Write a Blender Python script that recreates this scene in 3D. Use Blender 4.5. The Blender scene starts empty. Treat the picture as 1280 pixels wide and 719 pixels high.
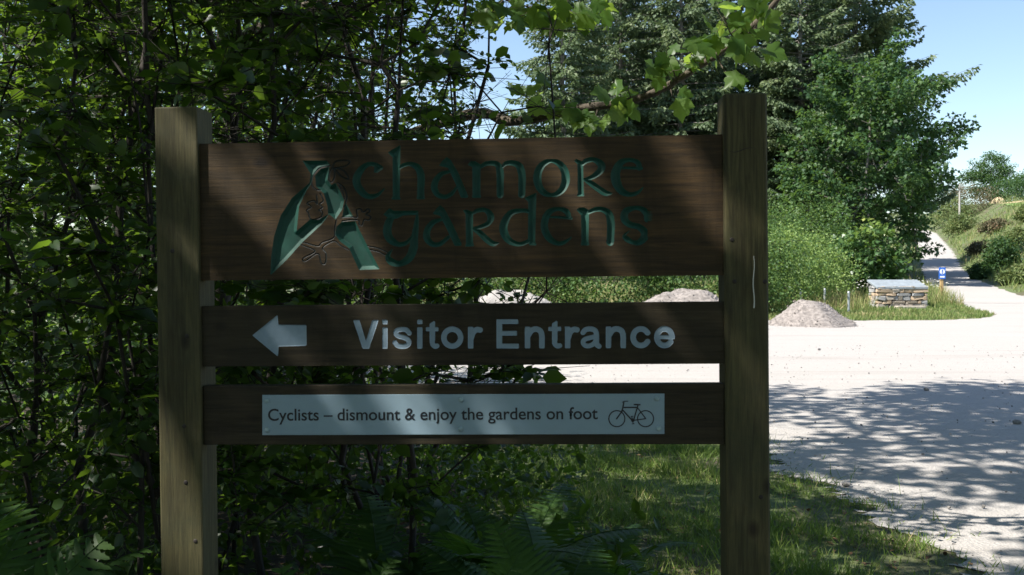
import bpy, bmesh, math
import numpy as np
from mathutils import Vector, Matrix

rng = np.random.default_rng(11)
scene = bpy.context.scene
COL = scene.collection
R = math.radians

# ------------------------------------------------------------------ camera
FPX, CX, CY = 1250.0, 640.0, 359.5            # focal length and centre in photo pixels (1280 x 719)
CAM_Z = 1.5
PITCH = math.atan((359.5 - 341.0) / FPX)      # horizon sits on row 341
cam_data = bpy.data.cameras.new('camera')
cam = bpy.data.objects.new('camera', cam_data)
COL.objects.link(cam)
cam_data.sensor_width = 36.0
cam_data.lens = 36.0 * FPX / 1280.0
cam_data.clip_start = 0.05
cam_data.clip_end = 4000.0
cam.location = (0, 0, CAM_Z)
cam.rotation_euler = (math.pi / 2 - PITCH, 0, 0)
cam_data.dof.use_dof = True
cam_data.dof.focus_distance = 4.6
cam_data.dof.aperture_fstop = 11.0
scene.camera = cam

# ------------------------------------------------------------------ sky and sun
SUN_AZ, SUN_EL = R(-111), R(51)               # clockwise from the view direction: from the left, a little behind
world = bpy.data.worlds.new('World')
scene.world = world
world.use_nodes = True
wn = world.node_tree
sky = wn.nodes.new('ShaderNodeTexSky')
sky.sky_type = 'NISHITA'
sky.sun_disc = False
sky.sun_elevation = SUN_EL
sky.sun_rotation = SUN_AZ
sky.air_density = 1.0
sky.dust_density = 0.35
sky.ozone_density = 1.0
bg = wn.nodes['Background']
wn.links.new(sky.outputs[0], bg.inputs[0])
bg.inputs[1].default_value = 0.092
sun_data = bpy.data.lights.new('sun', 'SUN')
sun_data.energy = 5.0
sun_data.angle = R(0.53)
sun_data.color = (1.0, 0.95, 0.88)
sun = bpy.data.objects.new('sun', sun_data)
COL.objects.link(sun)
SUN_DIR = Vector((math.cos(SUN_EL) * math.sin(SUN_AZ), math.cos(SUN_EL) * math.cos(SUN_AZ), math.sin(SUN_EL)))
sun.rotation_euler = SUN_DIR.to_track_quat('Z', 'Y').to_euler()
sun.location = (-20, -4, 30)
scene.view_settings.view_transform = 'Standard'
scene.view_settings.look = 'None'
scene.view_settings.gamma = 1.0
scene.view_settings.use_curve_mapping = False
scene.view_settings.exposure = 1.17
scene.render.engine = 'CYCLES'
cy = scene.cycles
cy.max_bounces = 7
cy.diffuse_bounces = 4
cy.glossy_bounces = 3
cy.transmission_bounces = 4
cy.sample_clamp_indirect = 6.0
cy.use_denoising = True

# ------------------------------------------------------------------ helpers
def ray(px, py):
    """direction through a photo pixel, scaled so that its depth along +y is about 1"""
    x = (px - CX) / FPX
    u = (CY - py) / FPX
    y = math.cos(PITCH) + u * math.sin(PITCH)
    z = u * math.cos(PITCH) - math.sin(PITCH)
    return np.array([x, y, z])

def at(px, py, depth):
    d = ray(px, py)
    return np.array([0, 0, CAM_Z]) + d * (depth / d[1])

def make_mesh(name, V, faces, attrs=None, smooth=False):
    V = np.asarray(V, dtype=np.float32)
    me = bpy.data.meshes.new(name)
    me.vertices.add(len(V))
    me.vertices.foreach_set('co', V.ravel())
    faces = [np.asarray(f, dtype=np.int32) for f in faces if len(f)]
    nl = sum(f.size for f in faces)
    nf = sum(len(f) for f in faces)
    me.loops.add(nl)
    me.polygons.add(nf)
    me.loops.foreach_set('vertex_index', np.concatenate([f.ravel() for f in faces]))
    tot = np.concatenate([np.full(len(f), f.shape[1], dtype=np.int32) for f in faces])
    me.polygons.foreach_set('loop_start', np.concatenate([[0], np.cumsum(tot)[:-1]]).astype(np.int32))
    me.polygons.foreach_set('loop_total', tot)
    me.polygons.foreach_set('use_smooth', np.full(nf, smooth, dtype=bool))
    for k, v in (attrs or {}).items():
        a = me.attributes.new(k, 'FLOAT', 'POINT')
        a.data.foreach_set('value', np.asarray(v, dtype=np.float32))
    me.update(calc_edges=True)
    me.validate()
    return me

def link(name, me, mat=None, parent=None, label=None, cat=None, group=None, kind=None, loc=None):
    o = bpy.data.objects.new(name, me)
    COL.objects.link(o)
    if me is not None and mat is not None and not me.materials:
        for m in (mat if isinstance(mat, (list, tuple)) else [mat]):
            me.materials.append(m)
    if parent is not None:
        o.parent = parent
    if loc is not None:
        o.location = loc
    tag(o, label, cat, group, kind)
    return o

def tag(o, label=None, cat=None, group=None, kind=None):
    if label: o['label'] = label
    if cat: o['category'] = cat
    if group: o['group'] = group
    if kind: o['kind'] = kind

def empty(name, loc, label=None, cat=None, group=None, rotz=0.0):
    o = link(name, None, label=label, cat=cat, group=group)
    o.location = loc
    o.rotation_euler = (0, 0, rotz)
    o.empty_display_size = 0.2
    return o

def from_bm(name, bm, smooth=False):
    me = bpy.data.meshes.new(name)
    bm.to_mesh(me)
    bm.free()
    if smooth:
        for p in me.polygons: p.use_smooth = True
    return me

def box_mesh(name, x0, x1, y0, y1, z0, z1, bevel=0.0, seg=2):
    bm = bmesh.new()
    bmesh.ops.create_cube(bm, size=1)
    for v in bm.verts:
        v.co = Vector(((x0 + x1) / 2 + v.co.x * (x1 - x0), (y0 + y1) / 2 + v.co.y * (y1 - y0), (z0 + z1) / 2 + v.co.z * (z1 - z0)))
    if bevel:
        bmesh.ops.bevel(bm, geom=bm.edges[:], offset=bevel, segments=seg, affect='EDGES', profile=0.6)
    return from_bm(name, bm)

def unit(a):
    return a / np.maximum(np.linalg.norm(a, axis=-1, keepdims=True), 1e-9)

def frames(axis, normal):
    """rotation matrices (n,3,3) whose columns are side, axis, normal"""
    a = unit(axis)
    s = unit(np.cross(a, normal))
    n = np.cross(s, a)
    return np.stack([s, a, n], axis=-1)

def scatter(TV, TF, pos, Rm, scale, rnd):
    """copies of one small template joined in one array"""
    n, k = len(pos), len(TV)
    sc = np.asarray(scale)
    if sc.ndim == 1: sc = sc[:, None]
    V = np.einsum('nij,nkj->nki', Rm, TV[None] * sc[:, None, :]) + pos[:, None]
    F = TF[None] + (np.arange(n) * k)[:, None, None]
    return V.reshape(-1, 3), F.reshape(-1, TF.shape[1]), np.repeat(rnd, k)

def rand_dirs(n):
    return unit(rng.normal(size=(n, 3)))

def tubes(paths, sides=5):
    """paths: list of (points (m,3), radii (m)); returns V, F quads"""
    Vs, Fs, off = [], [], 0
    ang = np.linspace(0, 2 * np.pi, sides, endpoint=False)
    for P, rad in paths:
        P = np.asarray(P, float); m = len(P)
        T = unit(np.gradient(P, axis=0))
        ref = np.where(np.abs(T[:, 2:3]) > 0.9, np.array([[1., 0, 0]]), np.array([[0, 0, 1.]]))
        A = unit(np.cross(T, ref)); B = np.cross(T, A)
        ring = P[:, None] + np.asarray(rad)[:, None, None] * (np.cos(ang)[None, :, None] * A[:, None] + np.sin(ang)[None, :, None] * B[:, None])
        Vs.append(ring.reshape(-1, 3))
        i = np.arange(m - 1)[:, None] * sides; j = np.arange(sides)[None]
        j2 = (j + 1) % sides
        Fs.append(np.stack([i + j, i + j2, i + sides + j2, i + sides + j], -1).reshape(-1, 4) + off)
        off += m * sides
    return np.concatenate(Vs), np.concatenate(Fs)

def catmull(P, per=8, closed=False):
    P = np.asarray(P, float)
    if closed: Q = np.concatenate([P[-1:], P, P[:2]])
    else: Q = np.concatenate([2 * P[:1] - P[1:2], P, 2 * P[-1:] - P[-2:-1]])
    out = []
    t = np.linspace(0, 1, per, endpoint=False)[:, None]
    for i in range(1, len(Q) - 2):
        a, b, c, d = Q[i - 1], Q[i], Q[i + 1], Q[i + 2]
        out.append(0.5 * ((2 * b) + (c - a) * t + (2 * a - 5 * b + 4 * c - d) * t ** 2 + (3 * b - a - 3 * c + d) * t ** 3))
    if not closed: out.append(P[-1:])
    return np.concatenate(out)

def wob(x, y, s=1.0):
    """cheap smooth noise in about -1..1"""
    return (np.sin(x * 1.7 * s + 1.3 * np.sin(y * 1.1 * s)) + np.sin(y * 2.3 * s + 1.9 * np.sin(x * 0.9 * s + 2)) + np.sin((x + y) * 3.1 * s + 4)) / 3.0

def poly_sdf(P, X, Y):
    """signed distance to a closed polygon, positive inside"""
    P = np.asarray(P, float)
    A = P; B = np.roll(P, -1, axis=0)
    d2 = np.full(X.shape, 1e18); ins = np.zeros(X.shape, bool)
    for (ax, ay), (bx, by) in zip(A, B):
        ex, ey = bx - ax, by - ay
        L = ex * ex + ey * ey
        if L < 1e-18: continue
        t = np.clip(((X - ax) * ex + (Y - ay) * ey) / L, 0, 1)
        d2 = np.minimum(d2, (X - ax - t * ex) ** 2 + (Y - ay - t * ey) ** 2)
        c = (ay > Y) != (by > Y)
        with np.errstate(divide='ignore', invalid='ignore'):
            xi = ax + (Y - ay) * ex / (ey if ey != 0 else 1e-12)
        ins ^= c & (X < xi)
    return np.where(ins, 1, -1) * np.sqrt(d2)

def split_grid(gx, gy, S):
    """grid whose vertices are snapped to the zero line of S; returns X, Y, S, triangles, inside flag"""
    X, Y = np.meshgrid(gx, gy)
    hx = np.gradient(gx)[None, :]; hy = np.gradient(gy)[:, None]
    h = np.minimum(hx, hy)
    gy_, gx_ = np.gradient(S, gy, gx)
    g2 = gx_ ** 2 + gy_ ** 2
    near = (np.abs(S) < 0.5 * h) & (g2 > 0.2)
    st = np.where(near, S / np.maximum(g2, 0.2), 0)
    X = X - np.clip(st * gx_, -0.45 * hx, 0.45 * hx); Y = Y - np.clip(st * gy_, -0.45 * hy, 0.45 * hy)
    S = np.where(near, 0.0, S)
    ny, nx = S.shape
    i = np.arange(ny - 1)[:, None] * nx + np.arange(nx - 1)[None]
    i = i.ravel(); a, b, c, d = i, i + 1, i + nx + 1, i + nx
    s = S.ravel()
    alt = (s[b] == 0) & (s[d] == 0) & ~((s[a] == 0) & (s[c] == 0))
    alt |= (np.abs(s[b]) + np.abs(s[d]) < np.abs(s[a]) + np.abs(s[c])) & (s[a] * s[c] < 0)
    t1 = np.where(alt[:, None], np.stack([a, b, d], -1), np.stack([a, b, c], -1))
    t2 = np.where(alt[:, None], np.stack([b, c, d], -1), np.stack([a, c, d], -1))
    T = np.concatenate([t1, t2])
    inside = s[T].sum(1) > 0
    return X.ravel(), Y.ravel(), s, T, inside

def compact(V, F):
    u, inv = np.unique(F.ravel(), return_inverse=True)
    return V[u], inv.reshape(F.shape), u

# ------------------------------------------------------------------ materials
def new_mat(name):
    m = bpy.data.materials.new(name)
    m.use_nodes = True
    nt = m.node_tree
    return m, nt, nt.nodes['Principled BSDF']

def node(nt, t, **kw):
    n = nt.nodes.new(t)
    for k, v in kw.items(): setattr(n, k, v)
    return n

def ramp(nt, fac, stops):
    r = node(nt, 'ShaderNodeValToRGB')
    e = r.color_ramp.elements
    while len(e) < len(stops): e.new(0.5)
    for el, (p, c) in zip(e, stops):
        el.position = p; el.color = (*c, 1)
    nt.links.new(fac, r.inputs[0])
    return r.outputs[0]

def noise(nt, scale, detail=6.0, rough=0.6, vec=None, dist=0.0):
    n = node(nt, 'ShaderNodeTexNoise')
    n.inputs['Scale'].default_value = scale
    n.inputs['Detail'].default_value = detail
    n.inputs['Roughness'].default_value = rough
    n.inputs['Distortion'].default_value = dist
    if vec is not None: nt.links.new(vec, n.inputs['Vector'])
    return n.outputs[0]

def objcoord(nt, scale=(1, 1, 1), rot=(0, 0, 0)):
    t = node(nt, 'ShaderNodeTexCoord')
    m = node(nt, 'ShaderNodeMapping')
    m.inputs['Scale'].default_value = scale
    m.inputs['Rotation'].default_value = rot
    nt.links.new(t.outputs['Object'], m.inputs[0])
    return m.outputs[0]

def mixc(nt, fac, a, b, mode='MIX'):
    m = node(nt, 'ShaderNodeMix', data_type='RGBA', blend_type=mode)
    if isinstance(fac, float): m.inputs[0].default_value = fac
    else: nt.links.new(fac, m.inputs[0])
    for i, v in ((6, a), (7, b)):
        if isinstance(v, tuple): m.inputs[i].default_value = (*v, 1)
        else: nt.links.new(v, m.inputs[i])
    return m.outputs[2]

def bump(nt, b, h, strength, dist):
    n = node(nt, 'ShaderNodeBump')
    n.inputs['Strength'].default_value = strength
    n.inputs['Distance'].default_value = dist
    nt.links.new(h, n.inputs['Height'])
    nt.links.new(n.outputs[0], b.inputs['Normal'])

def leaf_mat(name, stops, trans, tfac=0.4, rough=0.42, spec=0.4):
    m, nt, b = new_mat(name)
    a = node(nt, 'ShaderNodeAttribute', attribute_name='rnd')
    c = ramp(nt, a.outputs['Fac'], stops)
    nt.links.new(c, b.inputs['Base Color'])
    b.inputs['Roughness'].default_value = rough
    b.inputs['Specular IOR Level'].default_value = spec
    t = node(nt, 'ShaderNodeBsdfTranslucent')
    tc = mixc(nt, 0.35, trans, c, 'MIX')
    nt.links.new(tc, t.inputs[0])
    mx = node(nt, 'ShaderNodeMixShader')
    mx.inputs[0].default_value = tfac
    nt.links.new(b.outputs[0], mx.inputs[1]); nt.links.new(t.outputs[0], mx.inputs[2])
    nt.links.new(mx.outputs[0], nt.nodes['Material Output'].inputs[0])
    return m

def bark_mat(name, c0, c1, scale=14.0):
    m, nt, b = new_mat(name)
    v = objcoord(nt, (1, 1, 0.25))
    n = noise(nt, scale, 8, 0.65, v)
    nt.links.new(ramp(nt, n, [(0.3, c0), (0.7, c1)]), b.inputs['Base Color'])
    b.inputs['Roughness'].default_value = 0.9
    bump(nt, b, n, 0.7, 0.02)
    return m

def wood_mat(name, dark, mid, light, axis='x', grey=(0.20, 0.19, 0.16), greyness=0.25, knots=True, moss=0.0):
    m, nt, b = new_mat(name)
    sc = (1.2, 22, 22) if axis == 'x' else (22, 22, 1.2)
    v = objcoord(nt, sc)
    g1 = noise(nt, 3.2, 8, 0.62, v, 1.2)
    sc2 = (4, 110, 110) if axis == 'x' else (110, 110, 4)
    g2 = noise(nt, 3.0, 4, 0.7, objcoord(nt, sc2))
    c = ramp(nt, g1, [(0.28, dark), (0.5, mid), (0.74, light)])
    big = noise(nt, 2.6, 5, 0.6, objcoord(nt))
    c = mixc(nt, ramp(nt, big, [(0.42, (0, 0, 0)), (0.72, (greyness,) * 3)]), c, grey)
    c = mixc(nt, ramp(nt, g2, [(0.52, (0, 0, 0)), (0.7, (0.55,) * 3)]), c, dark)
    st = noise(nt, 1.0, 6, 0.7, objcoord(nt, (11, 11, 1.3)), 0.5)
    c = mixc(nt, ramp(nt, st, [(0.50, (0, 0, 0)), (0.72, (0.6,) * 3)]), c, tuple(0.55 * q for q in dark))
    if moss:
        mo = noise(nt, 9, 6, 0.7, objcoord(nt))
        c = mixc(nt, ramp(nt, mo, [(0.5, (0, 0, 0)), (0.72, (moss,) * 3)]), c, (0.034, 0.042, 0.022))
    if knots:
        vo = node(nt, 'ShaderNodeTexVoronoi')
        vo.inputs['Scale'].default_value = 1.0
        nt.links.new(objcoord(nt, (5.5, 8, 9) if axis == 'x' else (9, 9, 5.5)), vo.inputs['Vector'])
        c = mixc(nt, ramp(nt, vo.outputs['Distance'], [(0.06, (0.8,) * 3), (0.16, (0, 0, 0))]), c, (0.010, 0.007, 0.005))
    nt.links.new(c, b.inputs['Base Color'])
    b.inputs['Roughness'].default_value = 0.72
    b.inputs['Specular IOR Level'].default_value = 0.3
    bump(nt, b, g2, 0.25, 0.003)
    return m

def plain_mat(name, col, rough=0.6, metallic=0.0, var=0.12, scale=30.0, bmp=0.0):
    m, nt, b = new_mat(name)
    n = noise(nt, scale, 5, 0.6, objcoord(nt))
    lo = tuple(max(0, x * (1 - var)) for x in col); hi = tuple(min(1, x * (1 + var)) for x in col)
    nt.links.new(ramp(nt, n, [(0.3, lo), (0.7, hi)]), b.inputs['Base Color'])
    b.inputs['Roughness'].default_value = rough
    b.inputs['Metallic'].default_value = metallic
    if bmp: bump(nt, b, n, 0.6, bmp)
    return m

M = {}
M['board'] = wood_mat('board_wood', (0.017, 0.0105, 0.0045), (0.045, 0.0275, 0.0108), (0.086, 0.049, 0.017), 'x', (0.042, 0.035, 0.019), 0.32)
M['rail'] = wood_mat('rail_wood', (0.012, 0.009, 0.0048), (0.032, 0.0235, 0.012), (0.055, 0.042, 0.022), 'x', (0.040, 0.036, 0.022), 0.6)
M['post'] = wood_mat('post_wood', (0.025, 0.021, 0.009), (0.070, 0.061, 0.025), (0.118, 0.104, 0.044), 'z', (0.070, 0.070, 0.040), 0.6, True, 0.5)
M['green_paint'] = plain_mat('green_paint', (0.0015, 0.050, 0.035), 0.65, 0, 0.2, 40)
M['shaded_line'] = plain_mat('shaded_green_paint', (0.0006, 0.005, 0.004), 0.6, 0, 0.2, 40)  # the green paint again, with the shadow in the grooves put into its colour
M['pale_paint'] = plain_mat('pale_paint', (0.22, 0.30, 0.375), 0.5, 0, 0.08, 60)
M['plate'] = plain_mat('plate_paint', (0.26, 0.36, 0.43), 0.45, 0, 0.06, 12)
M['ink'] = plain_mat('black_ink', (0.010, 0.011, 0.016), 0.45, 0, 0.1)
M['bolt'] = plain_mat('painted_bolt', (0.30, 0.40, 0.43), 0.4, 0, 0.15)
M['drip'] = plain_mat('white_drip', (0.60, 0.60, 0.56), 0.8)
M['dark_hole'] = plain_mat('dark_bolt_hole', (0.02, 0.015, 0.012), 0.7)

M['bark_dark'] = bark_mat('bark_dark', (0.010, 0.008, 0.006), (0.040, 0.033, 0.025))
M['bark_grey'] = bark_mat('bark_grey', (0.09, 0.085, 0.075), (0.25, 0.235, 0.21), 6)
M['bark_limb'] = bark_mat('bark_limb', (0.03, 0.024, 0.016), (0.13, 0.105, 0.075), 40)

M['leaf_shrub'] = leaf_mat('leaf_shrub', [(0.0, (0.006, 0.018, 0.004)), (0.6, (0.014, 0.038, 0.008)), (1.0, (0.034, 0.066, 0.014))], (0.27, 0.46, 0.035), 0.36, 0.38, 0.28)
M['leaf_wood'] = leaf_mat('leaf_wood', [(0.0, (0.014, 0.036, 0.009)), (0.6, (0.030, 0.068, 0.016)), (1.0, (0.065, 0.11, 0.026))], (0.22, 0.38, 0.04), 0.38, 0.45, 0.4)
M['leaf_syc'] = leaf_mat('leaf_syc', [(0.0, (0.030, 0.075, 0.018)), (0.6, (0.05, 0.11, 0.025)), (1.0, (0.10, 0.17, 0.04))], (0.36, 0.52, 0.06), 0.56, 0.42, 0.4)
M['leaf_sapling'] = leaf_mat('leaf_sapling', [(0.0, (0.035, 0.085, 0.028)), (0.6, (0.065, 0.13, 0.04)), (0.8, (0.16, 0.23, 0.05)), (1.0, (0.42, 0.40, 0.08))], (0.25, 0.40, 0.06), 0.35, 0.4, 0.5)
M['leaf_lane'] = leaf_mat('leaf_lane', [(0.0, (0.016, 0.046, 0.019)), (0.6, (0.040, 0.090, 0.032)), (1.0, (0.095, 0.16, 0.046))], (0.18, 0.32, 0.05), 0.32, 0.52, 0.3)
M['leaf_bright'] = leaf_mat('leaf_bright', [(0.0, (0.10, 0.17, 0.05)), (0.6, (0.20, 0.29, 0.08)), (1.0, (0.31, 0.38, 0.13))], (0.30, 0.44, 0.08), 0.38, 0.5, 0.3)
M['leaf_mid'] = leaf_mat('leaf_mid', [(0.0, (0.03, 0.07, 0.022)), (0.6, (0.075, 0.14, 0.04)), (1.0, (0.16, 0.23, 0.065))], (0.24, 0.38, 0.06), 0.34, 0.5, 0.3)
M['leaf_bank'] = leaf_mat('leaf_bank', [(0.0, (0.07, 0.11, 0.04)), (0.5, (0.125, 0.175, 0.06)), (0.85, (0.20, 0.22, 0.08)), (1.0, (0.26, 0.18, 0.09))], (0.22, 0.28, 0.07), 0.3, 0.55, 0.3)
M['leaf_red'] = leaf_mat('leaf_red', [(0.0, (0.06, 0.075, 0.04)), (0.6, (0.12, 0.11, 0.06)), (1.0, (0.20, 0.12, 0.07))], (0.2, 0.18, 0.07), 0.25, 0.6, 0.3)
M['needle'] = leaf_mat('needle', [(0.0, (0.042, 0.072, 0.036)), (0.6, (0.100, 0.148, 0.072)), (1.0, (0.205, 0.245, 0.115))], (0.22, 0.30, 0.10), 0.28, 0.55, 0.35)
M['fern'] = leaf_mat('fern', [(0.0, (0.022, 0.055, 0.010)), (0.6, (0.040, 0.092, 0.018)), (1.0, (0.075, 0.14, 0.028))], (0.20, 0.40, 0.035), 0.36, 0.5, 0.35)
M['grass'] = leaf_mat('grass_blade', [(0.0, (0.075, 0.135, 0.026)), (0.5, (0.145, 0.225, 0.045)), (0.75, (0.22, 0.27, 0.075)), (1.0, (0.42, 0.35, 0.18))], (0.28, 0.40, 0.06), 0.32, 0.5, 0.3)
M['meadow'] = leaf_mat('meadow_blade', [(0.0, (0.08, 0.14, 0.035)), (0.45, (0.15, 0.21, 0.06)), (0.75, (0.27, 0.27, 0.11)), (1.0, (0.42, 0.34, 0.19))], (0.28, 0.34, 0.09), 0.3, 0.6, 0.2)
M['flower'] = plain_mat('white_flower', (0.75, 0.74, 0.68), 0.7)
M['litter'] = leaf_mat('dead_leaf', [(0.0, (0.05, 0.03, 0.018)), (0.6, (0.12, 0.07, 0.035)), (1.0, (0.22, 0.15, 0.08))], (0.2, 0.12, 0.05), 0.15, 0.7, 0.2)

def ground_mat():
    m, nt, b = new_mat('ground_soil_grass')
    v = objcoord(nt)
    n1 = noise(nt, 0.55, 8, 0.65, v)
    n2 = noise(nt, 9, 8, 0.7, v)
    g = ramp(nt, n2, [(0.25, (0.040, 0.070, 0.018)), (0.5, (0.085, 0.125, 0.034)), (0.75, (0.16, 0.17, 0.065))])
    s = ramp(nt, n2, [(0.25, (0.035, 0.025, 0.016)), (0.55, (0.10, 0.078, 0.05)), (0.8, (0.20, 0.165, 0.115))])
    c = mixc(nt, ramp(nt, n1, [(0.42, (0, 0, 0)), (0.62, (0.9,) * 3)]), g, s)
    nt.links.new(c, b.inputs['Base Color'])
    b.inputs['Roughness'].default_value = 0.95
    bump(nt, b, n2, 0.8, 0.05)
    return m

def gravel_mat(name, tone=1.0):
    m, nt, b = new_mat(name)
    v = objcoord(nt)
    n1 = noise(nt, 0.35, 6, 0.6, v)
    n2 = noise(nt, 38, 10, 0.75, v)
    vo = node(nt, 'ShaderNodeTexVoronoi'); vo.inputs['Scale'].default_value = 55
    nt.links.new(v, vo.inputs['Vector'])
    k = lambda a: tuple(min(1, x * tone) for x in a)
    c = ramp(nt, n2, [(0.22, k((0.21, 0.195, 0.18))), (0.5, k((0.365, 0.345, 0.322))), (0.8, k((0.45, 0.43, 0.405)))])
    c = mixc(nt, ramp(nt, n1, [(0.35, (0, 0, 0)), (0.75, (0.5,) * 3)]), c, k((0.34, 0.315, 0.29)))
    n3 = noise(nt, 3.2, 8, 0.75, v)
    c = mixc(nt, ramp(nt, n3, [(0.60, (0, 0, 0)), (0.78, (0.5,) * 3)]), c, k((0.17, 0.145, 0.125)))
    tr = noise(nt, 1.0, 5, 0.65, objcoord(nt, (0.12, 1.3, 1), (0, 0, 0.5)), 0.6)
    c = mixc(nt, ramp(nt, tr, [(0.52, (0, 0, 0)), (0.70, (0.45,) * 3)]), c, k((0.27, 0.245, 0.22)))
    nt.links.new(c, b.inputs['Base Color'])
    b.inputs['Roughness'].default_value = 0.9
    b.inputs['Specular IOR Level'].default_value = 0.25
    h = node(nt, 'ShaderNodeMath', operation='ADD')
    nt.links.new(n2, h.inputs[0]); nt.links.new(vo.outputs['Distance'], h.inputs[1])
    bump(nt, b, h.outputs[0], 0.6, 0.012)
    return m

M['ground'] = ground_mat()
M['gravel'] = gravel_mat('pale_gravel')
M['lane'] = gravel_mat('lane_gravel', 0.9)
M['field'] = plain_mat('stubble_field', (0.36, 0.29, 0.15), 0.95, 0, 0.3, 0.6)
M['pasture'] = plain_mat('pasture_grass', (0.13, 0.20, 0.05), 0.95, 0, 0.25, 0.7)
M['stone'] = plain_mat('field_stone', (0.354, 0.313, 0.260), 0.9, 0, 0.4, 9, 0.02)
M['stone_b'] = plain_mat('field_stone_brown', (0.389, 0.295, 0.201), 0.9, 0, 0.4, 9, 0.02)
M['stone_c'] = plain_mat('field_stone_grey', (0.283, 0.283, 0.277), 0.9, 0, 0.4, 9, 0.02)
M['mortar'] = plain_mat('dark_joint', (0.07, 0.06, 0.05), 0.95)
M['slab'] = plain_mat('slate_slab', (0.22, 0.25, 0.27), 0.6, 0, 0.2, 6)
M['pebble'] = plain_mat('pebble', (0.19, 0.18, 0.17), 0.9, 0, 0.5, 14)
M['heap_grey'] = gravel_mat('heap_grey', 0.8)
M['heap_pink'] = plain_mat('heap_pink', (0.20, 0.178, 0.162), 0.95, 0, 0.45, 10, 0.03)
M['galv'] = plain_mat('galvanised_steel', (0.42, 0.45, 0.47), 0.45, 0.5, 0.1)
M['blue'] = plain_mat('blue_sign', (0.015, 0.13, 0.55), 0.4, 0, 0.08)
M['white'] = plain_mat('white_sign', (0.78, 0.78, 0.78), 0.4, 0, 0.04)
M['pine_post'] = wood_mat('pine_post', (0.30, 0.19, 0.08), (0.42, 0.28, 0.12), (0.52, 0.37, 0.18), 'z', (0.3, 0.27, 0.2), 0.2, False)
M['pole'] = plain_mat('weathered_pole', (0.36, 0.34, 0.31), 0.9)
M['rock'] = plain_mat('tan_rock', (0.42, 0.33, 0.20), 0.95, 0, 0.3, 3, 0.1)

# ------------------------------------------------------------------ terrain
LY = np.array([-200, 30, 44, 60, 85, 105, 150, 200, 400, 2000], float)
LX = np.array([14, 17.5, 21, 26.6, 36.6, 44.6, 62, 80, 150, 700], float)
ZY = np.array([-200, 36, 44, 60, 85, 105, 150, 200, 400, 2000], float)
ZZ = np.array([0, 0, 0.33, 0.92, 1.75, 3.75, 7.4, 10.5, 18, 26], float)
_yy = np.linspace(-200, 2000, 4401)
_zz = np.interp(_yy, ZY, ZZ)
_k = np.hanning(25); _k /= _k.sum()
_zz = np.convolve(np.pad(_zz, 12, mode='edge'), _k, 'valid')

def lane_x(y): return np.interp(y, LY, LX)
def sstep(a, b, x):
    t = np.clip((x - a) / (b - a), 0, 1); return t * t * (3 - 2 * t)
def terr(x, y):
    x = np.asarray(x, float); y = np.asarray(y, float)
    z = np.interp(y, _yy, _zz)
    o = np.clip(x - lane_x(y) - 1.9, 0, None)
    o2 = np.minimum(o, 8) + 0.12 * np.clip(o - 8, 0, 40)
    z = z + 5.8 * (o2 / 10) ** 1.2 * sstep(40, 72, y)
    z = z + 0.12 * wob(x * 0.4, y * 0.4) * sstep(0.3, 3.0, o) * sstep(44, 60, y)
    return z

gx = np.unique(np.concatenate([np.linspace(-1200, -60, 25), np.arange(-60, 111, 1.0), np.linspace(112, 1500, 30)]))
gy = np.unique(np.concatenate([np.linspace(-300, -20, 12), np.arange(-20, 211, 1.0), np.linspace(214, 2200, 30)]))
X, Y = np.meshgrid(gx, gy)
V = np.stack([X, Y, terr(X, Y)], -1).reshape(-1, 3)
ny, nx = X.shape
i = (np.arange(ny - 1)[:, None] * nx + np.arange(nx - 1)[None]).ravel()
link('ground', make_mesh('ground', V, [np.stack([i, i + 1, i + nx + 1, i + nx], -1)], smooth=True), M['ground'], kind='structure')

CAR = np.array([(2.6, -20), (2.55, 0), (2.5, 3), (2.36, 4.9), (2.22, 6.0), (2.02, 7.4), (2.05, 8.6), (1.5, 10.2), (0, 11.2), (-2.0, 11.8), (-3.0, 13), (-3.6, 20), (-4.5, 28),
                (-3, 31), (4, 31.6), (9, 31.2), (13.4, 31.6), (16, 33.6), (17.2, 36), (17.6, 38.4), (18.4, 41), (19.4, 44.5), (25, 46), (30, 36), (40, 20), (40, -20)], float)
CAR = catmull(CAR, 5, True)
def car_sdf(x, y):
    return poly_sdf(CAR, x, y) + 0.16 * wob(x * 1.6, y * 1.6) + (0.14 * wob(x * 3.3, y * 3.3) + 0.15 * wob(x * 8 + 1, y * 8) + 0.12 * wob(x * 19, y * 19 + 2)) * (0.25 + 0.75 * (np.abs(x) < 4))
def sheet(name, region, x0, x1, y0, y1, step, lift, mat, fine=None):
    gx = np.arange(x0, x1 + step, step); gy = np.arange(y0, y1 + step, step)
    if fine:
        gx = np.unique(np.concatenate([gx[(gx < fine[0]) | (gx > fine[1])], np.arange(fine[0], fine[1], fine[4])]))
        gy = np.unique(np.concatenate([gy[(gy < fine[2]) | (gy > fine[3])], np.arange(fine[2], fine[3], fine[4])]))
    X, Y = np.meshgrid(gx, gy)
    xs, ys, s, T, ins = split_grid(gx, gy, region(X, Y))
    z = terr(xs, ys) + lift
    V, F, _ = compact(np.stack([xs, ys, z], -1), T[ins])
    return link(name, make_mesh(name, V, [F], smooth=True), mat, kind='structure')
sheet('car_park', car_sdf, -10, 41, -21, 47, 0.5, 0.006, M['gravel'], (-0.5, 3.2, 3.5, 12.0, 0.07))
def lane_sdf(x, y):
    return np.minimum(1.62 - np.abs(x - lane_x(y)) * 0.93 + 0.12 * wob(x, y * 0.7), np.minimum(y - 41.5, 240 - y))
sheet('lane', lane_sdf, 18, 98, 41, 241, 0.5, 0.014, M['gravel'])
def off(x, y): return x - lane_x(y) - 1.9
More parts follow.
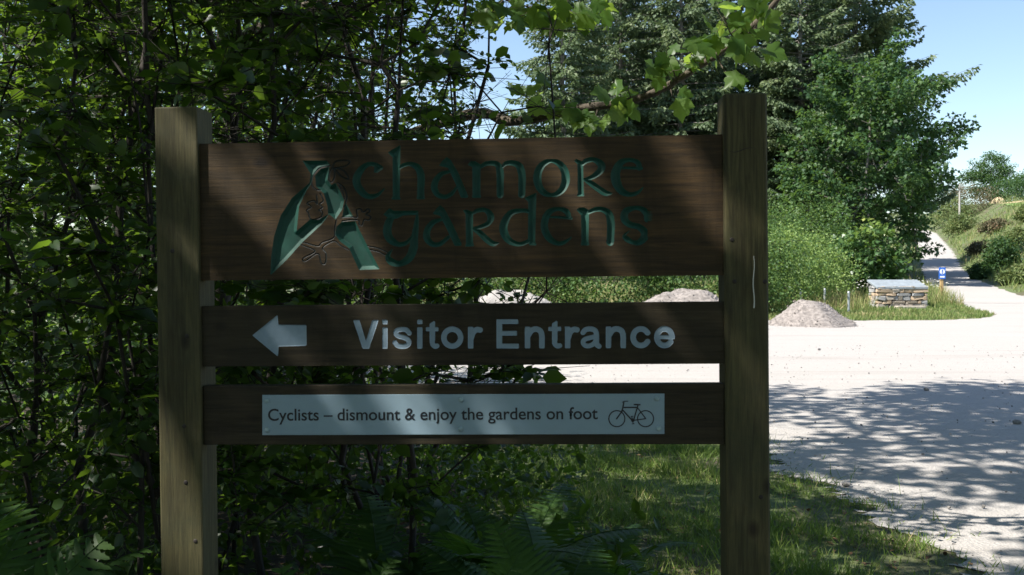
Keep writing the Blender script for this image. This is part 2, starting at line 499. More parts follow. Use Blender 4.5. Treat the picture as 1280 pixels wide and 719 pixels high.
sheet('stubble_field', lambda x, y: np.minimum(np.minimum(off(x, y) - 8.4 + 0.4 * wob(x * .2, y * .3), 24 - off(x, y)), np.minimum(y - 139, 147 - y)), 50, 95, 130, 150, 1.0, 0.10, M['field'])
sheet('pasture_field', lambda x, y: np.minimum(np.minimum(off(x, y) - 8.0, 24 - off(x, y)), np.minimum(y - 108, 135.7 - y)), 45, 90, 105, 138, 1.0, 0.10, M['pasture'])

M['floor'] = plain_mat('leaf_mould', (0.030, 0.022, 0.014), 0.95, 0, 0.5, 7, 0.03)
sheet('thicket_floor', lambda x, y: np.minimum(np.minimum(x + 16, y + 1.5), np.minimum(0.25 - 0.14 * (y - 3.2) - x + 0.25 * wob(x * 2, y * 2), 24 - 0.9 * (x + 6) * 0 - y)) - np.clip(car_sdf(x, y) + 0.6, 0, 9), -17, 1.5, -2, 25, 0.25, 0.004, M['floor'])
# ------------------------------------------------------------------ the sign
S_T = np.array([-0.7908, 2.5345, 1.826])
S_R = np.array(Matrix.Rotation(-0.0548, 3, 'Z') @ Matrix.Rotation(-0.0028, 3, 'X') @ Matrix.Rotation(-0.0105, 3, 'Y'))
SIGN_H = 1.832                                  # board top above the sign's foot
BASE = S_T + S_R @ np.array([0, 0, -SIGN_H])
BW = 1.31
sign = empty('garden_sign', (0, 0, 0), 'tall brown wooden garden entrance sign with two posts and three boards', 'sign')
sign.matrix_world = Matrix.Translation(BASE) @ Matrix(S_R.tolist()).to_4x4()

def px2board(P):
    """photo pixels to the front plane of the boards (u to the right, v up from the sign's foot)"""
    P = np.atleast_2d(np.asarray(P, float)); out = []
    o = S_R.T @ (np.array([0, 0, CAM_Z]) - BASE)
    for px, py in P:
        d = S_R.T @ ray(px, py)
        q = o + d * (-o[1] / d[1])
        out.append((q[0], q[2]))
    return np.array(out)

class Zm:                                        # pixel coordinates read off an enlarged crop
    def __init__(s, ox, oy, k): s.o, s.k = np.array([ox, oy], float), k
    def pts(s, L): return np.asarray(L, float)[:, :2] / s.k + s.o

PXM = 0.00202                                    # metres per photo pixel on the boards
def stroke(z, L, closed=False, straight=False):
    A = np.asarray(L, float)
    Q = A if straight else catmull(A, 8, closed)
    uv = px2board(z.pts(Q)); w = Q[:, 2] / z.k * PXM / 2
    if closed: t = np.roll(uv, -1, 0) - np.roll(uv, 1, 0)
    else: t = np.gradient(uv, axis=0)
    t = unit(t); n = np.stack([-t[:, 1], t[:, 0]], -1)
    polys = []
    l, r = uv + n * w[:, None], uv - n * w[:, None]
    m = len(uv)
    for a in range(m if closed else m - 1):
        b = (a + 1) % m
        polys.append(('cap', uv[a], uv[b], w[a], w[b]))
    return polys
def poly(z, L): return [('poly', px2board(z.pts(L)))]

def shapes_sdf(shapes, X, Y):
    S = np.full(X.shape, -1.0)
    for s in shapes:
        if s[0] == 'poly':
            S = np.maximum(S, poly_sdf(s[1], X, Y))
        else:
            _, a, b, ra, rb = s
            e = b - a; L = max(float(e @ e), 1e-12)
            t = np.clip(((X - a[0]) * e[0] + (Y - a[1]) * e[1]) / L, 0, 1)
            d = np.hypot(X - a[0] - t * e[0], Y - a[1] - t * e[1])
            S = np.maximum(S, (ra + (rb - ra) * t) - d)
    return S

def sh_bounds(shapes):
    P = []
    for s in shapes:
        if s[0] == 'poly': P.append(s[1])
        else:
            for c, r in ((s[1], s[3]), (s[2], s[4])): P.append(np.array([c - r, c + r]))
    P = np.concatenate(P); return P.min(0), P.max(0)

def carved_board(name, v_top, v_bot, glyphs, mat, gu, gv, slope, dmax, label=None):
    """a board whose front carries routed glyphs: every glyph is a mesh of its own that lines its groove"""
    X, Y = np.meshgrid(gu, gv)
    S = np.full(X.shape, -0.02); ID = np.full(X.shape, -1)
    for k, (gname, shapes, gm, dep) in enumerate(glyphs):
        lo, hi = sh_bounds(shapes)
        a, b = np.searchsorted(gu, [lo[0] - 0.006, hi[0] + 0.006]); c, d = np.searchsorted(gv, [lo[1] - 0.006, hi[1] + 0.006])
        w = (slice(c, d), slice(a, b))
        s = shapes_sdf(shapes, X[w], Y[w])
        up = s > S[w]
        S[w] = np.where(up, s, S[w]); ID[w] = np.where(up, k, ID[w])
    u, v, s, T, ins = split_grid(gu, gv, S)
    dl = np.array([g[3] for g in glyphs] + [dmax])[ID.ravel()]
    depth = np.minimum(np.clip(s, 0, None) * slope, dl)
    P = np.stack([u, depth, v], -1)
    # front skin plus sides and back
    V, F, _ = compact(P, T[~ins])
    th = 0.036
    bx = box_mesh('tmp', gu[0], gu[-1], 0.0, th, v_bot, v_top)
    bv = np.array([q.co for q in bx.vertices]); bf = np.array([list(p.vertices) for p in bx.polygons if abs(p.normal.y + 1) > 0.1])
    bpy.data.meshes.remove(bx)
    me = make_mesh(name, np.concatenate([V, bv]), [F, bf + len(V)])
    ob = link(name, me, mat, sign, label)
    tid = np.array([np.bincount(x[x >= 0], minlength=1).argmax() if (x >= 0).any() else -1 for x in ID.ravel()[T[ins]]])
    Ti = T[ins]
    for k, (gname, shapes, gm, dep) in enumerate(glyphs):
        f = Ti[tid == k]
        if len(f) == 0: continue
        V, F, _ = compact(P, f)
        link(gname, make_mesh(gname, V, [F]), gm, ob)
    return ob

ZA, ZB, ZC = Zm(430, 180, 8.983), Zm(540, 180, 8.983), Zm(650, 180, 7.111)
ZD, ZE, ZF, ZG = Zm(450, 250, 7.99), Zm(560, 235, 8.457), Zm(680, 240, 8.533), Zm(320, 180, 4.228)
th = np.linspace(0, 2 * np.pi, 16, endpoint=False)
title = [
 stroke(ZA, [(415, 268, 50), (350, 232, 50), (270, 230, 50), (190, 290, 75), (140, 400, 88), (170, 500, 88), (260, 585, 65), (370, 575, 45), (458, 500, 12)]) + poly(ZA, [(335, 325), (375, 325), (437, 280), (430, 250), (340, 225)]),
 poly(ZA, [(490, 95), (635, 10), (625, 590), (642, 626), (528, 626), (548, 580), (545, 150)]) + stroke(ZA, [(600, 300, 20), (650, 250, 45), (740, 225, 50), (830, 270, 75), (865, 370, 85), (862, 500, 82), (862, 580, 84)]) + poly(ZA, [(822, 560), (902, 560), (912, 622), (812, 622)]),
 poly(ZB, [(165, 145), (210, 180), (300, 330), (408, 590), (400, 606), (325, 604), (265, 450), (180, 270), (75, 245), (110, 195)]) + stroke(ZB, [(205, 310, 30), (110, 335, 50), (45, 410, 70), (25, 490, 76), (60, 565, 62), (140, 595, 50), (220, 560, 45), (275, 490, 30)]),
 poly(ZB, [(400, 235), (430, 195), (490, 195), (545, 230), (545, 560), (552, 606), (446, 606), (455, 570), (452, 260)]) + stroke(ZB, [(540, 260, 40), (600, 225, 50), (680, 215, 55), (740, 240, 70), (765, 320, 85), (765, 450, 80), (765, 570, 78)]) + stroke(ZB, [(790, 260, 30), (830, 220, 50), (910, 215, 60), (980, 250, 80), (1010, 350, 85), (1010, 480, 80), (1008, 570, 78)]),
 stroke(ZC, [(280 + 127 * math.cos(t), 303 + 152 * math.sin(t), 34 + 38 * abs(math.cos(t))) for t in th], True),
 poly(ZC, [(480, 150), (500, 132), (555, 158), (562, 200), (568, 450), (585, 466), (503, 466), (515, 430), (510, 180)]) + stroke(ZC, [(545, 190, 30), (590, 150, 45), (660, 142, 45), (722, 185, 66), (712, 240, 60), (650, 290, 45), (575, 318, 25)]) + stroke(ZC, [(570, 315, 25), (630, 350, 50), (700, 400, 55), (760, 437, 52), (815, 440, 16)]),
 stroke(ZC, [(885, 213, 22), (960, 213, 25), (1080, 216, 28)]) + stroke(ZC, [(1062, 215, 46), (1045, 165, 45), (970, 142, 36), (890, 172, 60), (850, 260, 80), (858, 345, 80), (905, 420, 62), (980, 450, 40), (1050, 430, 30), (1100, 380, 8)]),
 poly(ZD, [(232, 145), (295, 80), (335, 108), (584, 108), (584, 130), (560, 150), (430, 156), (370, 186), (300, 190), (260, 165)]) + stroke(ZD, [(330, 160, 50), (290, 220, 75), (272, 310, 85), (300, 390, 80), (380, 442, 52), (460, 430, 42), (520, 370, 30)]) + stroke(ZD, [(572, 140, 22), (562, 250, 52), (545, 380, 70), (533, 480, 85), (490, 580, 80), (400, 638, 55), (315, 618, 72), (278, 565, 48), (325, 490, 10)]),
 poly(ZD, [(800, 50), (845, 90), (930, 250), (1016, 440), (1010, 460), (945, 460), (880, 320), (800, 160), (725, 138), (745, 105)]) + stroke(ZD, [(815, 195, 30), (730, 225, 50), (674, 300, 65), (668, 380, 70), (720, 440, 55), (800, 440, 45), (880, 375, 40)]),
 poly(ZE, [(155, 235), (195, 228), (265, 255), (265, 570), (278, 618), (180, 622), (190, 580), (185, 280)]) + stroke(ZE, [(260, 270, 30), (320, 237, 45), (400, 237, 50), (452, 300, 74), (430, 370, 55), (350, 410, 45), (260, 430, 25)]) + stroke(ZE, [(265, 435, 30), (330, 470, 60), (420, 555, 65), (480, 590, 56), (535, 580, 16)]),
 poly(ZE, [(805, 105), (935, 50), (922, 560), (940, 610), (860, 606), (845, 540), (848, 150)]) + stroke(ZE, [(850, 245, 45), (770, 240, 45), (660, 270, 65), (592, 380, 85), (592, 470, 85), (650, 560, 70), (760, 595, 45), (860, 560, 45)]),
 stroke(ZF, [(55, 268, 20), (150, 270, 25), (290, 282, 30)]) + stroke(ZF, [(268, 265, 48), (235, 205, 58), (150, 182, 40), (55, 215, 65), (8, 310, 76), (12, 410, 78), (62, 500, 70), (150, 550, 45), (230, 530, 38), (300, 475, 10)]),
 poly(ZF, [(345, 190), (370, 168), (430, 164), (480, 195), (475, 530), (485, 572), (388, 572), (400, 530), (395, 250)]) + stroke(ZF, [(470, 220, 40), (540, 190, 50), (620, 187, 55), (690, 232, 75), (713, 330, 85), (711, 450, 80), (706, 535, 80)]),
 stroke(ZF, [(1100, 295, 62), (1095, 230, 75), (1040, 182, 55), (960, 172, 45), (872, 210, 75), (858, 290, 80), (920, 350, 65), (1010, 372, 65), (1072, 430, 80), (1068, 490, 80), (1010, 540, 60), (940, 535, 45), (882, 500, 60), (858, 462, 30), (925, 405, 8)]),
]
G = M['green_paint']
glyphs = [('letter', s, G, 0.0065) for s in title]
emblem = [poly(ZG, [(245, 88), (375, 88), (392, 112), (330, 125), (300, 165), (292, 210), (268, 245), (228, 330), (215, 460), (288, 397), (330, 402), (388, 368), (350, 422), (250, 515), (160, 615), (76, 695), (80, 600), (95, 490), (130, 380), (190, 285), (282, 207), (290, 160)]),
          poly(ZG, [(312, 168), (342, 133), (388, 122), (378, 190), (398, 218), (420, 206), (442, 240), (466, 300), (456, 345), (420, 400), (380, 366), (378, 330), (358, 262), (318, 225)]),
          poly(ZG, [(472, 308), (514, 384), (455, 388), (462, 350)]),
          poly(ZG, [(425, 440), (450, 414), (524, 408), (590, 540), (654, 662), (545, 667), (492, 552), (440, 512), (420, 480)])]
glyphs += [('emblem_field', s, G, 0.008) for s in emblem]
LWD = 8.5
def line(L, closed=False): return stroke(ZG, [(x, y, LWD) for x, y in L], closed)
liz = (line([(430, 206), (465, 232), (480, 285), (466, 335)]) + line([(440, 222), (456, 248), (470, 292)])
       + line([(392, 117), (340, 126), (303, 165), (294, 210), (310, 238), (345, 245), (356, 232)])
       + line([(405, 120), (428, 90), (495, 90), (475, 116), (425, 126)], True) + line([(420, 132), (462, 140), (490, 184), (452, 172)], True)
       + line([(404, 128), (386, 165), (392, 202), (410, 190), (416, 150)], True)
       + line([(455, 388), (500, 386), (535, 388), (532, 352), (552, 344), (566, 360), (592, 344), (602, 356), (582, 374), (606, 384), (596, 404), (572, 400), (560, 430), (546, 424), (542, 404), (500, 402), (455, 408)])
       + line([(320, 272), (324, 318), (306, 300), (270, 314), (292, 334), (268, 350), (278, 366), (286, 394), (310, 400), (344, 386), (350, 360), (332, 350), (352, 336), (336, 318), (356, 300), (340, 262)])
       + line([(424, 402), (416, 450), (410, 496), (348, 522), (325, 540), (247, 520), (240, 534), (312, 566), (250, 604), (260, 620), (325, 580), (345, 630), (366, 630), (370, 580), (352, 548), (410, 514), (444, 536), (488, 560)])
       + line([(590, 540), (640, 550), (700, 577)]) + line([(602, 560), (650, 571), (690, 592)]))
glyphs.append(('lizard_outline', liz, M['shaded_line'], 0.003))
b1u = np.unique(np.round(np.concatenate([np.arange(0, 0.17, 0.012), np.arange(0.17, 0.51, 0.0016), np.arange(0.51, 1.125, 0.0021), np.linspace(1.125, BW, 15)]), 5))
b1v = np.linspace(SIGN_H - 0.346, SIGN_H, 190)
carved_board('title_board', SIGN_H, SIGN_H - 0.346, glyphs, M['board'], b1u, b1v, 0.85, 0.007, 'wide brown title board with green uncial lettering and a lizard emblem')

# second board: arrow and Visitor Entrance
ZP = Zm(0, 0, 1.0)
W7 = 6.9
def ln(*L, w=W7): return stroke(ZP, [(x, y, w) for x, y in L], straight=True)
def cv(*L, w=W7, closed=False): return stroke(ZP, [(x, y, w) for x, y in L], closed)
def bar(x0, y0, x1, y1): return poly(ZP, [(x0, y0), (x1, y0), (x1, y1), (x0, y1)])
def g_n(x0, x1, yb):
    return bar(x0, yb - 27.2, x0 + 6.8, yb) + cv((x0 + 4, yb - 16, 0), (x0 + 8.5, yb - 22.4, 0), (x0 + 14, yb - 24.2, 0), (x1 - 5.2, yb - 21.5, 0), (x1 - 3.4, yb - 15, 0), (x1 - 3.4, yb - 9, 0), (x1 - 3.4, yb - 3.4, 0)) + bar(x1 - 6.8, yb - 12, x1, yb)
def cv(*L, w=W7, closed=False): return stroke(ZP, [(p[0], p[1], w) for p in L], closed)
def g_r(x0, x1, yb): return bar(x0, yb - 27.2, x0 + 6.8, yb) + cv((x0 + 4, yb - 13), (x0 + 6.5, yb - 20), (x0 + 11, yb - 23.6), (x1 - 2, yb - 23.2))
def g_t(x0, x1, yb): 
    xm = x0 + 8.2
    return poly(ZP, [(xm - 3.6, yb - 31), (xm + 3.3, yb - 35.6), (xm + 3.3, yb - 10), (xm - 3.6, yb - 10)]) + bar(x0, yb - 27, x1 - 0.6, yb - 21.6) + cv((xm - 0.2, yb - 12), (xm, yb - 6), (xm + 3, yb - 3), (x1 - 2.4, yb - 3.4), w=6.2)
def ring(x0, x1, yb, w=W7):
    c, r, ry = (x0 + x1) / 2, (x1 - x0) / 2 - w / 2, 14 - w / 2
    return stroke(ZP, [(c + r * math.cos(t), yb - 13.7 + ry * math.sin(t), w) for t in th], True)
YB = lambda x: 436.1 - (x - 441) * (0.9 / 400)
def arc(cx, cyy, rx, ry, a0, a1, n=12, w=W7):
    return stroke(ZP, [(cx + rx * math.cos(R(t)), cyy - ry * math.sin(R(t)), w) for t in np.linspace(a0, a1, n)])
vis = []
y = YB(457); vis.append(poly(ZP, [(441.2, y - 36), (449.4, y - 36), (457.4, y - 9.5), (465.4, y - 36), (473.3, y - 36), (461.4, y), (453.3, y)]))
for x0 in (477.9,):
    y = YB(x0); vis.append(bar(x0, y - 26.8, x0 + 6.6, y) + bar(x0, y - 36.3, x0 + 6.6, y - 30.6))
y = YB(502); vis.append(cv((511.6, y - 19.5), (508, y - 23.4), (502.5, y - 24.2), (496.6, y - 23), (494.6, y - 19.4), (498, y - 15.8), (504.5, y - 14), (510, y - 11), (511, y - 7), (508, y - 3.6), (502.5, y - 2.8), (496.8, y - 4), (493.6, y - 7.8), w=6.1))
y = YB(521); vis.append(bar(521.5, y - 26.8, 528.1, y) + bar(521.5, y - 36.3, 528.1, y - 30.6))
vis.append(g_t(532.4, 548.6, YB(540)))
vis.append(ring(551.4, 579.2, YB(565)))
vis.append(g_r(584.9, 602.2, YB(592)))
y = YB(630); vis.append(bar(620.6, y - 36.6, 627.8, y) + bar(626.0, y - 36.6, 647.8, y - 30.6) + bar(626.0, y - 22.0, 646.2, y - 16) + bar(626.0, y - 6.1, 648.6, y))
vis.append(g_n(656.0, 680.8, YB(668)))
vis.append(g_t(685.4, 702.0, YB(693)))
vis.append(g_r(706.2, 723.2, YB(714)))
y = YB(737); vis.append(cv((728.8, y - 19.6), (732, y - 23.2), (738, y - 24.2), (743.6, y - 22.4), (745.6, y - 17.5), (745.6, y - 10), (746.2, y - 4.5), (748.8, y - 2.6), w=6.3) + cv((745, y - 14.8), (737, y - 13), (730.6, y - 10.8), (728.9, y - 6.8), (731.8, y - 3.4), (736.8, y - 3.1), (742, y - 5.6), (745.2, y - 10), w=5.8))
vis.append(g_n(757.2, 782.4, YB(770)))
y = YB(801); vis.append(arc(801.2, y - 13.7, 9.8, 10.4, 32, 328))
y = YB(830); vis.append(arc(830.6, y - 13.7, 9.4, 10.4, 2, 325) + bar(822, y - 16.3, 843.4, y - 11.2))
arrow = poly(ZP, [(315.3, 419.4), (347, 393.6), (348, 405.9), (383, 406.4), (383.4, 432.3), (348.4, 433.3), (347.3, 445.8)])
gl2 = [('letter', s, M['pale_paint'], 0.0011) for s in vis] + [('arrow', arrow, M['pale_paint'], 0.0011)]
b2u = np.unique(np.round(np.concatenate([np.arange(0, 0.10, 0.012), np.arange(0.10, 0.30, 0.0024), np.arange(0.30, 0.37, 0.01), np.arange(0.37, 1.2, 0.0020), np.linspace(1.2, BW, 10)]), 5))
b2v = np.linspace(SIGN_H - 0.564, SIGN_H - 0.411, 84)
carved_board('direction_board', SIGN_H - 0.411, SIGN_H - 0.564, gl2, M['rail'], b2u, b2v, 3.0, 0.0011, 'middle board with pale arrow and visitor entrance lettering')
link('notice_board', box_mesh('notice_board', 0.0005, BW - 0.0005, 0.0, 0.036, SIGN_H - 0.763, SIGN_H - 0.613, 0.002), M['rail'], sign, 'lowest board carrying a pale blue notice plate')

# posts
pl = box_mesh('post', -0.110, -0.0004, -0.012, 0.098, -0.4, SIGN_H + 0.093, 0.004, 2)
post_l = link('post', pl, M['post'], sign)
pr = box_mesh('post', BW + 0.0004, BW + 0.108, -0.012, 0.098, -0.4, SIGN_H + 0.100, 0.012, 3)
post_r = link('post', pr, M['post'], sign)
def disc_mesh(name, r, h, dome=True, n=14):
    bm = bmesh.new()
    prof = [(r, 0), (r * 0.96, h * 0.45), (r * 0.75, h * 0.85), (r * 0.35, h * 0.98)] if dome else [(r, 0), (r, h)]
    rings = []
    for rr, hh in prof:
        rings.append([bm.verts.new((rr * math.cos(2 * math.pi * k / n), -hh, rr * math.sin(2 * math.pi * k / n))) for k in range(n)])
    for a, b in zip(rings, rings[1:]):
        for k in range(n): bm.faces.new((a[k], a[(k + 1) % n], b[(k + 1) % n], b[k]))
    bm.faces.new(rings[-1])
    bmesh.ops.recalc_face_normals(bm, faces=bm.faces[:])
    return from_bm(name, bm, dome)
hole = disc_mesh('bolt_head', 0.0055, 0.0015)
for px, py in ((232.5, 532), (234.5, 602), (246.5, 675), (218, 314), (236, 420)):
    u, v = px2board((px, py))[0]
    link('bolt_head', hole, M['dark_hole'], post_l, loc=(u * 1.004, -0.0119, v))
for px, py in ((917, 352), (955, 352), (914, 300), (950, 620)):
    u, v = px2board((px, py))[0]
    link('bolt_head', hole, M['dark_hole'], post_r, loc=(u, -0.0119, v))
dp = [(px2board((941 + 0.8 * math.sin(k), 320 + 65 * k / 9.0))[0]) for k in range(10)]
dv, df = tubes([(np.array([(u, -0.0118, v) for u, v in dp]), np.linspace(0.0009, 0.0016, 10))], 6)
link('white_drip', make_mesh('white_drip', dv, [df]), M['drip'], post_r)
# a shallow split across the right post below its top
cp = [px2board((904 + 46 * k / 7.0, 186 + 4 * math.sin(k * 0.9) + 0.6 * k))[0] for k in range(8)]
cvv, cff = tubes([(np.array([(u, -0.0112, v) for u, v in cp]), 0.0016 * np.sin(np.linspace(0.3, 2.9, 8)))], 5)
link('split', make_mesh('split', cvv, [cff]), M['dark_hole'], post_r)

# notice plate
pc = px2board([(328.3, 493.7), (830.4, 492.0), (830.4, 542.4), (328.3, 543.8)])
bm = bmesh.new()
f = [bm.verts.new((u, -0.0035, v)) for u, v in pc]; b_ = [bm.verts.new((u, 0.0005, v)) for u, v in pc]
bm.faces.new(f); bm.faces.new(b_[::-1])
for k in range(4): bm.faces.new((f[k], b_[k], b_[(k + 1) % 4], f[(k + 1) % 4]))
bmesh.ops.recalc_face_normals(bm, faces=bm.faces[:])
bmesh.ops.bevel(bm, geom=[e for e in bm.edges if abs(e.verts[0].co.y - e.verts[1].co.y) < 1e-6 and e.verts[0].co.y < 0], offset=0.0008, segments=2, affect='EDGES')
plate = link('notice_plate', from_bm('notice_plate', bm), M['plate'], sign, 'pale blue screwed plate asking cyclists to dismount')
bolt = disc_mesh('bolt', 0.0066, 0.005)
for px, py in ((334, 500.6), (334.6, 537), (576.3, 499.6), (575.8, 536), (821, 498.3), (823, 535.5)):
    u, v = px2board((px, py))[0]
    link('bolt', bolt, M['bolt'], plate, loc=(u, -0.0034, v))
fc = bpy.data.curves.new('notice_text', 'FONT')
fc.offset = 0.011
fc.body = 'Cyclists \u2013 dismount & enjoy the gardens on foot'
fo = bpy.data.objects.new('tmp_text', fc); COL.objects.link(fo)
bpy.context.view_layer.update()
tm = bpy.data.meshes.new_from_object(fo.evaluated_get(bpy.context.evaluated_depsgraph_get()))
bpy.data.objects.remove(fo)
tv = np.array([v.co for v in tm.vertices])
cap_h = tv[:, 1].max()
p0, p1 = px2board((335.8, 525.6))[0], px2board((747.3, 523.6))[0]
pcap = px2board((340, 511.4))[0][1] - px2board((340, 525.2))[0][1]
wid = tv[:, 0].max() - tv[:, 0].min()
desc = tv[:, 1].min()
# cap height of the C
sx = (p1[0] - p0[0]) / wid
sy = pcap / 0.655
tu = p0[0] + (tv[:, 0] - tv[:, 0].min()) * sx
tvv = p0[1] + (p1[1] - p0[1]) * (tu - p0[0]) / (p1[0] - p0[0]) + tv[:, 1] * sy
for v, a, b in zip(tm.vertices, tu, tvv): v.co = (a, -0.0041, b)
tm.materials.clear()
link('lettering', tm, M['ink'], plate, 'black one line cyclists notice')
ZH = Zm(740, 480, 7.111)
def ribbon(L, w, closed=False, straight=True):
    A = np.asarray(L, float)
    uv = px2board(ZH.pts(A)); n = len(uv)
    t = unit(np.roll(uv, -1, 0) - np.roll(uv, 1, 0)) if closed else unit(np.gradient(uv, axis=0))
    nn = np.stack([-t[:, 1], t[:, 0]], -1) * (w / ZH.k * PXM / 2)
    V = np.concatenate([uv + nn, uv - nn]); V = np.stack([V[:, 0], np.full(2 * n, 0.0), V[:, 1]], -1)
    i = np.arange(n if closed else n - 1); j = (i + 1) % n
    return V, np.stack([i, j, j + n, i + n], -1)
circ = lambda cx, cyy, r: [(cx + r * math.cos(a), cyy + r * math.sin(a)) for a in np.linspace(0, 2 * np.pi, 40, endpoint=False)]
rb = [ribbon(circ(220, 307, 71), 10, True), ribbon(circ(475, 307, 71), 10, True), ribbon(circ(361, 322, 8), 14, True), ribbon([(215, 312), (268, 238)], 12), ribbon([(262, 245), (272, 215), (283, 160)], 12),
      ribbon([(268, 162), (278, 156), (292, 152), (320, 152)], 8), ribbon([(280, 207), (402, 207)], 12), ribbon([(408, 186), (368, 322)], 11), ribbon([(370, 181), (430, 183)], 12),
      ribbon([(268, 226), (362, 328)], 12), ribbon([(364, 322), (480, 306)], 10), ribbon([(400, 205), (478, 308)], 10), ribbon([(352, 288), (365, 352)], 8), ribbon([(343, 287), (366, 284)], 7), ribbon([(354, 354), (376, 350)], 7)]
o_, Vs, Fs = 0, [], []
for k, (v, f) in enumerate(rb):
    v[:, 1] = -0.0040 - 0.00008 * k
    Vs.append(v); Fs.append(f + o_); o_ += len(v)
link('bicycle_symbol', make_mesh('bicycle_symbol', np.concatenate(Vs), [np.concatenate(Fs)]), M['ink'], plate, 'black line drawing of a bicycle')

# ------------------------------------------------------------------ leaf templates
L_OVATE = np.array([(0, 0, 0), (0, .38, .0), (0, .75, -.03), (0, 1.05, -.12), (-.20, .18, .05), (-.33, .45, .07), (-.22, .78, .02), (.20, .18, .05), (.33, .45, .07), (.22, .78, .02)])
F_OVATE = np.array([(0, 1, 4), (4, 1, 5), (1, 2, 5), (5, 2, 6), (2, 3, 6), (0, 7, 1), (7, 8, 1), (1, 8, 2), (8, 9, 2), (2, 9, 3)])
L_OV6 = np.array([(0, 0, 0), (0, .5, 0), (0, 1.05, -.10), (-.26, .24, .05), (-.27, .66, .05), (.26, .24, .05), (.27, .66, .05)])
F_OV6 = np.array([(0, 1, 3), (3, 1, 4), (1, 2, 4), (0, 5, 1), (5, 6, 1), (1, 6, 2)])
L_DIA = np.array([(0, 0, 0), (-.34, .48, .06), (0, 1.0, -.08), (.34, .48, .06)])
F_DIA = np.array([(0, 3, 2), (0, 2, 1)])
def palmate():
    rim = [(0, 0), (.30, -.06), (.36, .10), (.52, .20), (.66, .44), (.50, .46), (.36, .50), (.40, .64), (.34, .78), (.20, .84), (.10, 1.0), (0, 1.14)]
    rim = rim + [(-x, y) for x, y in rim[-2:0:-1]]
    V = [(0, 0.36, 0.0)] + [(x, y, -0.22 * (x * x + (y - 0.35) ** 2) + 0.05 * math.sin(9 * x + 4 * y)) for x, y in rim]
    n = len(rim)
    F = [(0, 1 + k, 1 + (k + 1) % n) for k in range(n)]
    return np.array(V), np.array(F)[:, ::-1]
L_PALM, F_PALM = palmate()
L_PAL5 = np.array([(0, .3, 0), (0, 0, 0), (.32, .02, -.04), (.58, .42, -.10), (.30, .48, -.03), (0, 1.05, -.12), (-.30, .48, -.03), (-.58, .42, -.10), (-.32, .02, -.04)])
F_PAL5 = np.array([(0, k, k + 1 if k < 8 else 1) for k in range(1, 9)])

# ------------------------------------------------------------------ trees and shrubs
def skeleton(stems, clumps, r_tip, r_max, jit=0.05, sides=5, expo=0.5):
    """joins every clump to the nearest lower node of the plant; thickness follows what a branch carries"""
    nodes, par = [], []
    for st in stems:
        prev = -1
        for p in st:
            nodes.append(np.array(p, float)); par.append(prev); prev = len(nodes) - 1
    base = np.array([s[0] for s in stems])
    dist = np.min(np.linalg.norm(clumps[:, None, :2] - np.array(nodes)[None, :, :2], axis=2), axis=1) + 0.3 * clumps[:, 2]
    order = np.argsort(dist)
    for k in order:
        c = clumps[k]
        N = np.array(nodes)
        d = c - N
        L = np.linalg.norm(d, axis=1) + 1.2 * np.clip(-d[:, 2], 0, None) + 0.35 * np.clip(np.hypot(d[:, 0], d[:, 1]) - 2 * np.abs(d[:, 2]), 0, None) * 0.3
        j = int(np.argmin(L))
        p = N[j]; ln_ = np.linalg.norm(c - p)
        m = max(1, int(ln_ / 0.5)) if ln_ < 3 else 5
        prev = j
        side = rng.normal(size=3) * ln_ * jit
        for q in range(1, m + 1):
            t = q / m
            nodes.append(p + (c - p) * t + side * math.sin(math.pi * t) + np.array([0, 0, -0.06 * ln_ * math.sin(math.pi * t)]))
            par.append(prev); prev = len(nodes) - 1
    n = len(nodes); cnt = np.zeros(n)
    child = [[] for _ in range(n)]
    for k in range(n - 1, -1, -1):
        cnt[k] += 1.0 if not child[k] else 0
        if par[k] >= 0:
            cnt[par[k]] += cnt[k]; child[par[k]].append(k)
    rad = np.clip(r_tip * cnt ** expo, r_tip, r_max)
    paths, seen = [], set()
    for k in range(n):
        starts = [k] if par[k] < 0 else []
        for s in starts:
            stack = [(None, s)]
            while stack:
                p, c = stack.pop()
                ch = [c] if p is None else [p, c]
                while child[ch[-1]]:
                    kids = sorted(child[ch[-1]], key=lambda q: -cnt[q])
                    for o in kids[1:]: stack.append((ch[-1], o))
                    ch.append(kids[0])
                if len(ch) > 1:
                    rr = rad[ch].copy()
                    if p is not None: rr[0] = min(rr[0], rr[1] * 1.15)
                    paths.append((np.array([nodes[q] for q in ch]), rr))
    return tubes(paths, sides)

def clump_leaves(clumps, crad, n_per, size, TV, TF, droop=0.35, flat=0.6, up=0.7, tint=None, spread=None):
    n = len(clumps) * n_per
    c = np.repeat(clumps, n_per, 0)
    r = np.repeat(np.broadcast_to(crad, len(clumps)), n_per)
    o = rng.normal(size=(n, 3)) * 0.5
    o[:, 2] *= flat
    pos = c + o * r[:, None]
    ax = unit(o) + 0.7 * rand_dirs(n); ax[:, 2] -= droop
    nm = rand_dirs(n) * (1 - up) * 1.4; nm[:, 2] += up
    sz = size * rng.uniform(0.6, 1.25, n)
    ct = np.repeat(rng.uniform(0, 1, len(clumps)), n_per)
    rnd = np.clip(0.5 * ct + 0.5 * rng.uniform(0, 1, n), 0, 1) if tint is None else np.clip(np.repeat(tint, n_per) + rng.normal(0, 0.08, n), 0, 1)
    return scatter(TV, TF, pos, frames(ax, nm), sz, rnd)

